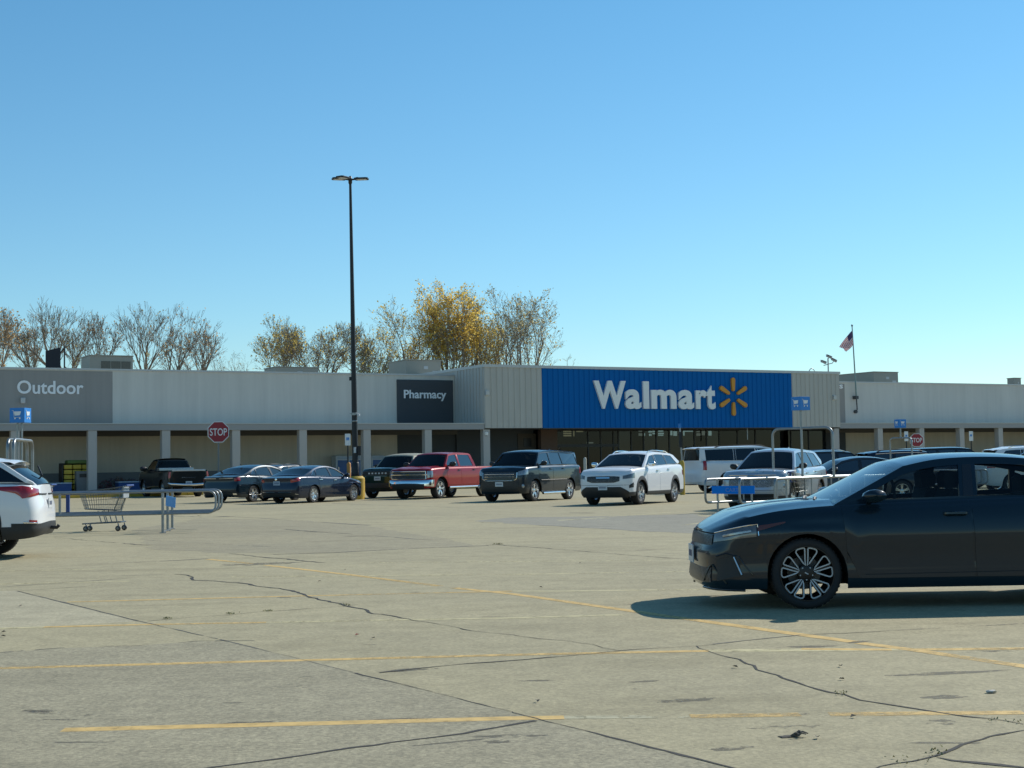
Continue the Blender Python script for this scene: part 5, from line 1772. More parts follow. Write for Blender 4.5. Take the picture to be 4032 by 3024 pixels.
# camera mast
u, z = FAC(3261, 1445, .6)
t = thing('camera_mast', 'mast with three security cameras on the right corner of the entrance block', 'security camera', FO + FU * u + FV * .6 + V((0, 0, TT - .35)), FANG)
hm = FAC(3261, 1410, .6)[1] - TT + .35
MB().tube([V((0, 0, 0)), V((0, 0, hm))], .045, 8).tube([V((-.42, 0, hm - .55)), V((.30, 0, hm - .38))], .03, 6).build('mast', M_FASC, t, 60)
for px, py, an, dx in ((3264.5, 1405, -.30, 0), (3243, 1426, -.25, 0), (3284, 1419, -.35, 0)):
    uu, zz = FAC(px, py, .5)
    M = Matrix.Translation((uu - u, -.1, zz - TT + .35)) @ Matrix.Rotation(-an, 4, 'Y')
    o = MB()
    vs0 = len(o.v)
    o.lathe([(0, -.24), (.075, -.24), (.085, .22), (.0, .22)], 12, M @ Matrix.Rotation(PI / 2, 4, 'Y'))
    o.box(-.27, .22, -.10, .10, .075, .095, M)
    o.tube([M @ V((0, 0, -.05)), V((0 if abs(uu - u) < .3 else (uu - u) * .7, 0, hm - .42 if abs(uu - u) > .1 else hm - .1))], .025, 6)
    o.build('camera_housing', M_FASC, t, 50)
t = thing('roof_conduit', 'small bent pipe on the roof edge left of the camera mast', 'pipe', FO + FU * FAC(3196, 1440, .5)[0] + FV * .5 + V((0, 0, TT - .32)), FANG)
MB().tube(bend([V((-.30, 0, 0)), V((-.28, 0, .40)), V((.0, 0, .62)), V((.28, 0, .40)), V((.30, 0, 0))], .2), .03, 7).build('pipe', M_CAP, t, 60)

# flagpole and flag
v = VD - .28
u, z0 = FAC(3371, 1530, v); z1 = FAC(3357, 1284, v)[1]; ut = FAC(3356, 1284, v)[0]
zbk = FAC(3369, 1565, v)[1]
t = thing('flagpole', 'slim pale flagpole bracketed to the right wing wall', 'flagpole', FO + FU * u + FV * v + V((0, 0, 0)), FANG)
lean = (ut - u) / (z1 - z0)
lean = max(-.08, min(.05, lean))
MB().tube([V((0, 0, zbk)), V(((z1 - zbk) * lean, 0, z1))], [.06, .04], 10).lathe([(0, .14), (.07, .10), (.08, 0), (.0, -.08)], 12, Matrix.Translation(((z1 - zbk) * lean, 0, z1))).build('pole', mat('flagpole_green_grey', (.17, .24, .23), .4, .3), t, 60)
zk0 = FAC(3370, 1572, v)[1]
M_IRON = mat('dark_bracket', (.05, .055, .06), .5)
MB().box(-.14, .14, -.1, .28, zbk - .12, zbk + .12).tube([V((0, .0, zbk)), V((.04, .0, zk0 - .8)), V((.04, .2, zk0 - .95))], .05, 6).lathe([(0, .2), (.13, .17), (.13, -.05), (0, -.05)], 12, Matrix.Translation((.05, .26, zk0 - .95)) @ Matrix.Rotation(PI / 2, 4, 'X')).build('bracket', M_IRON, t, 50)
# flag drooping to the left of the pole
Z6 = lambda x, y: (3200 + x / 2.553, 1200 + y / 2.553)
hoist_t, hoist_b = FAC(*Z6(392, 262), v - .1), FAC(*Z6(409, 385), v - .1)
fly_t, fly_b = FAC(*Z6(276, 424), v - .1), FAC(*Z6(343, 470), v - .1)
ft = thing('flag', 'red and white striped flag with dark canton drooping left of the flagpole', 'flag', FO + FU * hoist_t[0] + FV * (v - .09) + V((0, 0, hoist_t[1])), FANG)
fr_, fw_, fb_ = MB(), MB(), MB()
NS, NF = 13, 16


def fpt(i, j):
    a, b_ = i / NS, j / NF
    p = V((lerp(lerp(hoist_t[0], hoist_b[0], a), lerp(fly_t[0], fly_b[0], a), b_), 0, lerp(lerp(hoist_t[1], hoist_b[1], a), lerp(fly_t[1], fly_b[1], a), b_)))
    p.x -= hoist_t[0]; p.z -= hoist_t[1]
    p.x += .10 * math.sin(b_ * 3.1) * (a - .4); p.z += .12 * math.sin(b_ * PI) * (.6 - a)
    p.y = -.07 * math.sin(a * 7 + b_ * 5) * (.3 + b_)
    return p


for i in range(NS):
    for j in range(NF):
        q = [fpt(i, j), fpt(i, j + 1), fpt(i + 1, j + 1), fpt(i + 1, j)]
        tgt = fb_ if (i < 7 and j < 6) else (fr_ if i % 2 == 0 else fw_)
        tgt.add(q, [(0, 1, 2, 3)])


def cloth(name, col):
    m, n, l = newmat(name)
    b = n['Principled BSDF']; b.inputs['Base Color'].default_value = list(col) + [1]; b.inputs['Roughness'].default_value = .9
    tl = n.new('ShaderNodeBsdfTranslucent'); tl.inputs[0].default_value = list(col) + [1]
    mx = n.new('ShaderNodeMixShader'); mx.inputs[0].default_value = .45
    l.new(b.outputs[0], mx.inputs[1]); l.new(tl.outputs[0], mx.inputs[2]); l.new(mx.outputs[0], n['Material Output'].inputs[0])
    return m


fr_.build('red_stripes', cloth('flag_red', (.40, .05, .06)), ft, 60, weld=.001)
fw_.build('white_stripes', cloth('flag_white', (.75, .72, .70)), ft, 60, weld=.001)
fb_.build('canton', cloth('flag_blue', (.07, .05, .12)), ft, 60, weld=.001)

# ------------------------------------------------------------------ goods under the canopy
def stand_on_walk(px, v):
    u = FAC(px, 1900, v)[0]
    return FO + FU * u + FV * v + V((0, 0, .15))


t = thing('merchandise_rack', 'tall yellow stacked display rack under the left canopy', 'display rack', stand_on_walk(300, 1.2), FANG)
M_RACK = mat('rack_yellow', (.50, .36, .04), .6, var=.25, scale=6)
o = MB()
for k in range(6):
    for j in range(3):
        o.box(-.75 + j * .5, -.75 + j * .5 + .46, -.4, .4, .02 + k * .28, .02 + k * .28 + .24)
o.build('bags', M_RACK, t, bevel=.05)
MB().box(-.85, -.80, -.45, .45, 0, 1.75).box(.80, .85, -.45, .45, 0, 1.75).box(-.85, .85, .45, .5, 0, 1.75).build('rack_frame', M_BLACKPL, t)
MB().box(-.55, .80, -.35, .4, 1.72, 1.92).build('top_bags', mat('green_bags', (.10, .16, .04), .7, var=.4, scale=5), t, bevel=.06)
t = thing('grey_cabinet', 'plain grey cabinet between the yellow rack and a pillar', 'cabinet', stand_on_walk(335, .7), FANG)
MB().box(-.55, .55, -.35, .35, 0, 1.3).build('cabinet_body', mat('cabinet_grey', (.15, .16, .165), .6), t, bevel=.03)
MB().box(-.38, .38, -.37, -.352, .95, 1.15).build('cabinet_label', M_FRAME, t)
M_BIN = mat('blue_bin', (.012, .06, .20), .5, var=.15, scale=5)
G_BIN = 'blue stock bins on the sidewalk'
for k, (px, lab) in enumerate(((232, 'low blue stock bin left of the yellow rack, behind the white crossover'), (503, 'low blue stock bin beside the old black pickup'))):
    t = thing('stock_bin', lab, 'bin', stand_on_walk(px, .4), FANG, G_BIN)
    MB().box(-.6, .6, -.4, .4, .0, .08).box(-.6, .6, -.4, -.34, .08, .62).box(-.6, .6, .34, .4, .08, .62).box(-.6, -.54, -.34, .34, .08, .62).box(.54, .6, -.34, .34, .08, .62).build('bin_body', M_BIN, t, bevel=.01)
    MB().box(-.62, .62, -.42, .42, .62, .68).build('rim', mat('bin_rim', (.35, .42, .5), .4), t, bevel=.02)
    MB().box(-.5, .5, -.3, .3, .3, .66).build('contents', M_WAINS, t, bevel=.05)
rr = random.Random(9)
M_FL = [mat('flower_crimson', (.20, .03, .05), .8, var=.4, scale=30), mat('flower_purple', (.10, .04, .09), .8, var=.4, scale=30), mat('flower_rust', (.22, .08, .05), .8, var=.4, scale=30)]
M_LEAFG = mat('pot_leaf', (.03, .05, .02), .8, var=.4, scale=30)
for k, (px, v, lab) in enumerate(((415, 1.0, 'leftmost potted mum of the row beside the left pillar'), (443, 1.3, 'second potted mum from the left pillar, taller and purple'), (470, 1.5, 'middle potted mum with rust red blooms'), (492, 1.2, 'crimson potted mum next to the low blue bin'), (520, 1.6, 'rightmost potted mum half behind the old black pickup'))):
    t = thing('potted_mum', lab, 'potted plant', stand_on_walk(px, v), 0, 'potted mums on the sidewalk')
    MB().lathe([(0, 0), (.16, 0), (.22, .3), (.2, .3), (.19, .26), (0, .26)], 16).build('pot', M_BLACKPL, t, 40)
    fo, lf = MB(), MB()
    hgt = .55 + .12 * (k % 3)
    for j in range(420):
        a, cz = rr.uniform(0, 6.28), rr.uniform(-.2, 1)
        r = .42 * math.sqrt(1 - max(0, cz) ** 2 * .9) * rr.uniform(.6, 1)
        p = V((r * math.cos(a), r * math.sin(a), .3 + hgt * .9 * (max(0, cz) * .9 + .1) * rr.uniform(.7, 1)))
        q = [p + V((rr.uniform(-.04, .04), rr.uniform(-.04, .04), rr.uniform(-.03, .03))) for _ in range(4)]
        (fo if j % 3 else lf).add(q, [(0, 1, 2, 3)])
    fo.build('blooms', M_FL[k % 3], t, recalc=False); lf.build('leaves', M_LEAFG, t, recalc=False)
for px0, px1, lab in ((1323, 1424, 'white ice freezer with blue picture front behind the lamp post'), (1462, 1485, 'white ice freezer with blue front right of a pillar, behind the green off-roader')):
    v = VD - .95
    a, zt = FAC(px0, 1783, v); b = FAC(px1, 1783, v)[0]
    t = thing('ice_freezer', lab, 'ice freezer', FO + FU * a + FV * v + V((0, 0, .15)), FANG)
    w = max(b - a, .9); hh = 2.0
    MB().box(0, w, 0, .8, 0, hh).build('casing', mat('freezer_white', (.50, .52, .53), .5), t, bevel=.04)
    n_ = 2 if w > 1.2 else 1
    for k in range(n_):
        x0 = .10 + k * (w - .1) / n_
        d = MB().box(x0, x0 + (w - .1) / n_ - .1, -.03, -.001, .35, hh - .28).build('door', mat('freezer_blue', (.03, .10, .26), .4, var=.4, scale=2.2), t, bevel=.012)
        MB().tube([V((x0 + .05, -.06, .9)), V((x0 + .05, -.06, 1.3))], .015, 6).build('handle', M_CHROME, d, 60)
        MB().lathe([(0, .008), (.26, .006), (.27, 0)], 24, Matrix.Translation((x0 + (w - .1) / n_ / 2 - .05, -.032, .85)) @ Matrix.Rotation(PI / 2, 4, 'X') @ Matrix.Scale(.45, 4, (0, 1, 0))).build('picture_badge', mat('badge_violet', (.16, .14, .26), .5, var=.3, scale=9), d, 50)
    MB().box(.08, w - .08, -.02, -.001, hh - .22, hh - .06).build('header', mat('freezer_header', (.34, .40, .46), .5), t)
# ------------------------------------------------------------------ lamp post
M_POLE = mat('black_pole_paint', (.012, .014, .018), .45, .2)
M_GALV = mat('galvanised_steel', (.27, .285, .29), .38, .7, var=.3, scale=7)
M_POSTG = mat('sign_post_grey', (.20, .21, .21), .55, .4)
base = G(1401, 1966)
t = thing('lamp_post', 'tall black parking lot lamp post with three flat lamp heads on a yellow concrete base', 'lamp post', base)
y0 = base.y
ptop = AT(1379, 706, y0); pbot = AT(1402, 1800, y0)
lx = (ptop.x - base.x)
PL = lambda z: lx * max(0, (z - 1) / (zt - 1))

zt = ptop.z
M_YCON = mat('yellow_painted_concrete', (.50, .335, .05), .75, var=.25, scale=5, bump=.2)
MB().lathe([(0, 0), (.40, 0), (.40, .90), (.30, 1.0), (0, 1.0)], 10).build('concrete_base', M_YCON, t, 40)
MB().box(-.20, .20, -.20, .20, 1.0, 1.04).tube([V((0, 0, 1.04)), V((lx * .3, 0, 5.0)), V((lx, 0, zt))], [.135, .115, .055], 14).build('pole', M_POLE, t, 50)
MB().lathe([(.15, 1.04), (.17, 1.06), (.17, 1.55), (.14, 1.6)], 14).box(.11, .25, -.08, .08, 1.9, 2.3).build('base_cover', M_POLE, t, 40)
MB().box(-.05, .05, -.19, -.14, 2.0, 2.25).build('service_tag', M_PLATE, t, bevel=.004)
zc = AT(1400, 1630, y0).z
MB().lathe([(.118, zc - .06), (.135, zc - .05), (.135, zc + .05), (.118, zc + .06)], 14, Matrix.Translation((PL(zc), 0, 0))).box(-.22, .22, -.02, .02, zc + .0, zc + .03).lathe([(.117, zc - .35), (.128, zc - .33), (.128, zc - .29), (.117, zc - .27)], 14, Matrix.Translation((PL(zc), 0, 0))).build('clamp', M_GALV, t, 40)
MB().lathe([(0, .1), (.06, .08), (.07, 0), (0, -.02)], 12, Matrix.Translation((.16, -.1, zc - .08))).build('sensor', M_PLATE, t, 50)
z8 = AT(1390, 1491, y0).z
MB().box(PL(z8) - .20, PL(z8) - .07, -.03, .03, z8 - .08, z8 + .08).build('junction_box', M_POLE, t)
MB().lathe([(0, zt + .16), (.06, zt + .12), (.085, zt), (.085, zt - .16), (.056, zt - .22)], 14, Matrix.Translation((lx, 0, 0))).build('pole_cap', M_POLE, t, 50)
for an, L in ((-.10, .72), (PI + .28, .72), (PI + 1.0, .74)):
    M = Matrix.Translation((lx, 0, zt - .02)) @ Matrix.Rotation(an, 4, 'Z') @ Matrix.Rotation(.0, 4, 'Y')
    o = MB()
    prof = [(.20, -.17), (.30, -.21), (.72, -.21), (.80, -.15), (.80, .15), (.72, .21), (.30, .21), (.20, .17)]
    o.prism(prof, -.012, .055, M)
    o.tube([M @ V((.04, 0, .0)), M @ V((.24, 0, .02))], .04, 8)
    o.box(.26, .36, -.05, .05, .055, .10, M)
    hd = o.build('lamp_head', M_POLE, t, bevel=.008)
    MB().prism([(.30, -.15), (.68, -.15), (.73, -.11), (.73, .11), (.68, .15), (.30, .15)], -.022, -.013, M).build('lens', mat('lamp_lens', (.6, .6, .56), .3), hd)

# ------------------------------------------------------------------ traffic signs
M_STOPR = mat('stop_red', (.27, .012, .025), .45, var=.08)
M_SIGNW = mat('sign_white', (.72, .74, .75), .4, var=.05)
M_SIGNB = mat('sign_blue', (.015, .20, .58), .45, var=.06)
M_ORANGE = mat('bollard_orange', (.55, .22, .035), .55, var=.12, scale=8)


def stop_sign(label, px, py, dist, w):
    c = AT(px, py, dist)
    g = V((c.x, c.y, 0))
    rz = math.atan2(-c.x, c.y) * .9
    t = thing('stop_sign', label, 'stop sign', g, rz)
    r = w / 2 / math.cos(PI / 8)
    oc = lambda k: [(k * r * math.cos(PI / 8 + i * PI / 4), k * r * math.sin(PI / 8 + i * PI / 4)) for i in range(8)]
    Mf = Matrix.Translation((0, -.06, c.z)) @ STAND
    MB().prism(oc(1.0), -.004, .004, Mf).build('border', M_SIGNW, t)
    f = MB().prism(oc(.93), .0045, .008, Mf).build('face', M_STOPR, t)
    lettering('lettering', 'STOP', -.40 * w, .40 * w, -.175 * w, .175 * w, Mf @ Matrix.Translation((0, 0, .0085)), M_SIGNW, f, .004, .01)
    MB().box(-.035, .035, -.05, -.0, 0, c.z + .38 * w).build('post', M_POSTG, t)
    return t


stop_sign('red stop sign behind the black sedan at left, on a grey post', 860, 1701, 64, .91)
stop_sign('red stop sign at right, rising behind the roof of the tall black SUV', 3609, 1733, 88, .78)


def wheelchair(mb, x, z, k, M):
    """blue square's white wheelchair figure"""
    ring = [M @ V((x + k * .28 * math.cos(a * PI / 12) - .02 * k, z - .16 * k + k * .28 * math.sin(a * PI / 12), .004)) for a in range(10, 28)]
    mb.tube(ring, .03 * k, 5)
    mb.tube([M @ V((x - .08 * k, z + .28 * k, .004)), M @ V((x - .04 * k, z, .004)), M @ V((x + .2 * k, z - .02 * k, .004)), M @ V((x + .34 * k, z - .36 * k, .004))], .035 * k, 5)
    mb.lathe([(0, .006), (.09 * k, .004), (.09 * k, 0)], 12, M @ Matrix.Translation((x - .09 * k, z + .42 * k, 0)))


def parking_sign(label, px, py0, py1, wpx, dist, bollard):
    a, b = AT(px, py0, dist), AT(px, py1, dist)
    g = V((a.x, a.y, 0)); w = wpx * dist / FPX
    t = thing('accessible_parking_sign', label, 'parking sign', g, math.atan2(-a.x, a.y))
    Mf = Matrix.Translation((0, -.05, (a.z + b.z) / 2)) @ STAND
    h = a.z - b.z
    p = MB().prism([(-w / 2, -h / 2), (w / 2, -h / 2), (w / 2, h / 2), (-w / 2, h / 2)], -.004, .004, Mf).build('plate', M_SIGNW, t, bevel=.003)
    s_ = w * .52
    MB().box(-s_ / 2, s_ / 2, -s_ / 2 + .03, s_ / 2 + .03, .0042, .006, Mf).build('blue_square', M_SIGNB, p)
    fg = MB(); wheelchair(fg, 0, .03, s_ * .75, Mf @ Matrix.Translation((0, 0, .003))); fg.build('wheelchair_symbol', M_SIGNW, p, 50)
    MB().tube([V((0, 0, 0)), V((0, 0, a.z - .02))], .032, 8).build('post', M_POLE, t, 50)
    if bollard:
        zb = AT(px + 5, 1820, dist).z
        MB().lathe([(0, 0), (.085, 0), (.085, zb - .07), (.06, zb - .02), (0, zb)], 18, Matrix.Translation((.03, 0, 0))).build('bollard_sleeve', M_ORANGE, t, 50)
    return t


parking_sign('accessible parking sign on a black post with an orange bollard beside the lamp post', 1369, 1708, 1754, 22, 62, True)
parking_sign('accessible parking sign right of the far cart return arch, beside the right stop sign', 3568, 1699, 1737, 15, 76, False)
parking_sign('accessible parking sign on a black post farthest to the right', 3823, 1698, 1736, 15, 76, False)

# bollards and the slim post between the white SUVs
def bollard(label, px, ptop_y, dist, r, m):
    c = AT(px, ptop_y, dist)
    t = thing('bollard', label, 'bollard', (c.x, c.y, 0))
    MB().lathe([(0, 0), (r, 0), (r, c.z - r), (r * .8, c.z - r * .4), (r * .4, c.z - r * .08), (0, c.z)], 18).build('bollard_post', m, t, 50)
    MB().lathe([(r + .05, 0), (r + .05, .03), (r, .04)], 18).build('base_ring', M_POLE, t, 50)


bollard('pale grey bollard standing before the store doors beside the midsize white SUV', 2303, 1801, 84, .09, mat('bollard_grey', (.42, .41, .36), .6))
sp = AT(2687, 1900, 62)
t = thing('yellow_based_post', 'slim leaning grey post with small sign on a yellow bollard between the white SUVs', 'sign post', (sp.x, sp.y, 0))
ztp = AT(2676, 1668, 62)
zyb = AT(2688, 1812, 62).z
MB().lathe([(0, 0), (.105, 0), (.105, zyb - .12), (.07, zyb - .02), (0, zyb)], 16).build('bollard_base', M_YCON, t, 50)
MB().tube([V((0, 0, zyb - .1)), V((ztp.x - sp.x, 0, ztp.z - .1))], .035, 8).build('post', M_GALV, t, 60)
MB().box(-.05, .05, -.13, .13, -.18, .0, Matrix.Translation((ztp.x - sp.x, 0, ztp.z))).build('sign_plate', M_SIGNB, t)
MB().box(-.055, .04, -.10, .10, -1.0, -.35, Matrix.Translation((ztp.x - sp.x + .02, 0, ztp.z))).build('dark_plate', M_POLE, t)
t = thing('hanging_banner_pole', 'slim pale rod hanging under the blue entrance panel', 'rod', FO + FU * FAC(2942, 1690, .3)[0] + FV * .3, FANG)
MB().tube([V((0, 0, TB)), V((0, 0, FAC(2942, 1731, .3)[1]))], .045, 8).build('rod', M_GALV, t, 60)

# ------------------------------------------------------------------ cart returns
M_CART = mat('cart_wire', (.17, .185, .19), .3, .85)
M_CARTB = mat('cart_blue_plastic', (.02, .06, .24), .45, var=.1)
M_CARTG = mat('cart_grey_plastic', (.30, .33, .35), .5)


def cart_icon(mb, x, y, k, M):
    mb.tube([M @ V((x - .48 * k, y + .36 * k, .003)), M @ V((x - .36 * k, y + .36 * k, .003)), M @ V((x - .26 * k, y - .12 * k, .003)), M @ V((x - .30 * k, y - .26 * k, .003)), M @ V((x + .34 * k, y - .26 * k, .003))], .022 * k, 5)
    mb.prism([(x - .30 * k, y + .26 * k), (x - .20 * k, y - .12 * k), (x + .28 * k, y - .08 * k), (x + .38 * k, y + .26 * k)], 0, .004, M)
    for q in (-.18, .26):
        mb.lathe([(0, .004), (.075 * k, .004), (.075 * k, 0)], 10, M @ Matrix.Translation((x + q * k, y - .36 * k, 0)))


def cube_sign(t, c, zt, zb, w, rz):
    M0 = Matrix.Translation(c) @ Matrix.Rotation(rz, 4, 'Z')
    h = zt - zb
    b = MB().box(-w / 2, w / 2, -w / 2, w / 2, zb, zt, M0).build('sign_box', M_SIGNB, t, bevel=.006)
    ic = MB()
    for k in range(4):
        Mf = M0 @ Matrix.Rotation(k * PI / 2, 4, 'Z') @ Matrix.Translation((0, -w / 2 - .002, (zt + zb) / 2)) @ STAND
        cart_icon(ic, 0, .02, w * .72, Mf)
    ic.build('cart_symbol', M_SIGNW, b, 50)


def corral(name, label, org, dirx, n, gap, L, zt, zb, posts, arch_s, arch_z, sign, back=0.0, arch_frames=None):
    """n parallel looped rail frames; x runs along the rails from the open ends, frames stack along y"""
    t = thing(name, label, 'cart return', org, math.atan2(dirx[1], dirx[0]))
    for k in range(n):
        y = k * gap
        loop = bend([V((L, y, zt)), V((0, y, zt)), V((0, y, zb)), V((L, y, zb))], .17, 7)
        f = MB().tube(loop, .030, 9)
        f.build('rail_loop', M_GALV, t, 60)
        for s in posts:
            p = MB().tube([V((s, y, 0)), V((s, y, zt - .02))], .026, 8)
            p.box(s - .07, s + .07, y - .05, y + .05, 0, .012)
            p.build('post', M_GALV, t, 60)
    a0, a1 = arch_frames or (0, (n - 1) * gap)
    ar = bend([V((arch_s, a0, zb)), V((arch_s, a0, arch_z)), V((arch_s, a1, arch_z)), V((arch_s, a1, zb))], .22, 7)
    MB().tube(ar, .032, 9).build('arch', M_GALV, t, 60)
    if sign:
        ztop, zbot, w, rz = sign
        MB().tube([V((arch_s, (a0 + a1) / 2, zt if back == 0 else back)), V((arch_s, (a0 + a1) / 2, zbot + .1))], .028, 8).build('sign_pole', M_GALV, t, 60)
        cube_sign(t, V((arch_s, (a0 + a1) / 2, 0)), ztop, zbot, w, rz)
    return t


# left return: rails run to the left from their looped ends
P0 = G(641, 2099)
Lz = P0.y
ztop_l = AT(641, 1936, Lz).z; zbot_l = AT(641, 2023, Lz).z
dl = V((-1.0, -.135, 0)).normalized()
nrm = V((-dl.y, dl.x, 0))                             # frames stack away from the camera
if nrm.y < 0: nrm = -nrm
org = P0 - dl * 1.12
tl = thing('cart_return', 'galvanised cart return at left with three looped rails', 'cart return', org, math.atan2(dl.y, dl.x))
gapl = -1.08                                          # local y points towards the camera for a leftward x axis
asx = 4.22
pa = AT(80, 1732, Lz + .4).z
for k in range(3):
    y = gapl * k
    MB().tube(bend([V((9.5, y, ztop_l)), V((0, y, ztop_l)), V((0, y, zbot_l)), V((9.5, y, zbot_l))], .19, 8), .024, 10).build('rail_loop', M_GALV, tl, 60)
    for s in (1.12, 7.6):
        MB().tube([V((s, y, 0)), V((s, y, ztop_l - .02))], .03, 8).box(s - .07, s + .07, y - .05, y + .05, 0, .012).build('post', M_GALV, tl, 60)
for k in range(3):
    MB().tube([V((3.44, gapl * k, zbot_l)), V((3.44, gapl * k, ztop_l))], .028, 8).build('upright', M_GALV, tl, 60)
MB().box(3.40, 3.48, gapl * 2 - .04, gapl * 2 + .04, zbot_l + .02, ztop_l - .02).build('blue_sleeve', M_CARTB, tl, bevel=.01)
MB().tube([V((1.12, 0, .02)), V((1.12, 2 * gapl, .02))], .02, 6).build('foot_bar', M_GALV, tl, 60)
for dx in (0, .12):
    MB().tube(bend([V((asx + dx, 0, zbot_l)), V((asx + dx, 0, pa)), V((asx + dx, 2 * gapl, pa)), V((asx + dx, 2 * gapl, zbot_l))], .25, 8), .034, 10).build('arch', M_GALV, tl, 60)
zs1, zs0 = AT(80, 1606, Lz + .5).z, AT(80, 1664, Lz + .5).z
for dx in (-.03, .06):
    MB().tube([V((asx + .06 + dx, gapl, zbot_l)), V((asx + .06 + dx, gapl, zs0 + .1))], .024, 8).build('sign_pole', M_GALV, tl, 60)
cube_sign(tl, V((asx + .06, gapl, 0)), zs1, zs0, .34, -.245)
# little notice tied to the posts
M = Matrix.Translation((.98, -.30, zbot_l + .25)) @ Matrix.Rotation(PI - .95, 4, 'Z')
MB().box(-.19, .19, -.012, .012, -.11, .11, M @ Matrix.Rotation(.12, 4, 'Y')).build('notice', mat('notice_blue', (.10, .34, .72), .4), tl, bevel=.004)

# right return
P1 = G(2842, 2017)
dr = V((.62, .78, 0)).normalized()
Rz = P1.y
zt_r, zb_r = AT(2842, 1886, Rz).z, AT(2842, 1977, Rz).z
tr_ = thing('cart_return', 'galvanised cart return at right with blue banner in front of the silver SUV', 'cart return', P1 - dr * .62 - V((.10, 0, 0)), math.atan2(dr.y, dr.x))
gr = -1.02                                            # frames step to the right
for k in range(3):
    y = gr * k
    MB().tube(bend([V((7.2, y, zt_r)), V((0, y, zt_r)), V((0, y, zb_r)), V((7.2, y, zb_r))], .16, 8), .032, 10).build('rail_loop', M_GALV, tr_, 60)
    for s in (.62, 6.4):
        MB().tube([V((s, y, 0)), V((s, y, zt_r - .02))], .030, 8).box(s - .07, s + .07, y - .05, y + .05, 0, .012).build('post', M_GALV, tr_, 60)
    for s in (2.0, 3.6, 5.2):
        MB().tube([V((s, y, zb_r)), V((s, y, zt_r))], .022, 8).build('upright', M_GALV, tr_, 60)
za = AT(3164, 1690, Rz + 2.6).z
asr = 3.15
MB().tube(bend([V((asr, -.30, zt_r)), V((asr, -.30, za)), V((asr, -2.12, za)), V((asr, -2.12, zt_r))], .24, 8), .036, 10).build('arch', M_GALV, tr_, 60)
zs1, zs0 = AT(3164, 1571, Rz + 2.6).z, AT(3164, 1622, Rz + 2.6).z
MB().tube([V((asr, -1.19, zt_r - .05)), V((asr, -1.19, zs0 + .1))], .034, 8).build('sign_pole', M_GALV, tr_, 60)
cube_sign(tr_, V((asr, -1.19, 0)), zs1, zs0, .36, -.305)
# banner between the first two frames
b0, b1 = AT(2842, 1913, Rz).z, AT(2842, 1944, Rz).z
Mb = Matrix.Translation((.56, gr / 2, (b0 + b1) / 2)) @ Matrix.Rotation(-PI / 2, 4, 'Z') @ STAND
bn = MB().prism([(-.64, (b1 - b0) / 2), (.64, (b1 - b0) / 2), (.64, (b0 - b1) / 2), (-.64, (b0 - b1) / 2)], 0, .012, Mb).build('banner', mat('banner_blue', (.006, .20, .72), .5, spec=.1), tr_)
lettering('lettering', 'CARTS', -.22, .24, -.055, .05, Mb @ Matrix.Translation((0, 0, .0125)), mat('banner_letter', (.12, .25, .6), .4), bn, .004)

# far return, mostly behind the cars
fa = AT(3542, 1725, 54)
tf = thing('cart_return', 'cart return arch with blue box sign showing above the navy SUV', 'cart return', (fa.x, fa.y, 0), 0)
wf = .30
MB().tube(bend([V((-wf, .2, 0)), V((-wf, .2, fa.z)), V((wf, -.5, fa.z)), V((wf, -.5, 0))], .16, 6), .032, 8).build('arch', M_GALV, tf, 60)
for y in (-.5, .2):
    MB().tube(bend([V((-3, y, .9)), V((3, y, .9)), V((3, y, .4)), V((-3, y, .4))], .15, 6), .03, 8).build('rail_loop', M_GALV, tf, 60)
    MB().tube([V((-2.6, y, 0)), V((-2.6, y, .9))], .026, 8).tube([V((2.6, y, 0)), V((2.6, y, .9))], .026, 8).build('post', M_GALV, tf, 60)
zs1, zs0 = AT(3541, 1652, 54).z, AT(3541, 1685, 54).z
MB().tube([V((0, -.15, fa.z)), V((0, -.15, zs0 + .05))], .028, 8).build('sign_pole', M_GALV, tf, 60)
cube_sign(tf, V((0, -.15, 0)), zs1, zs0, .30, .35)


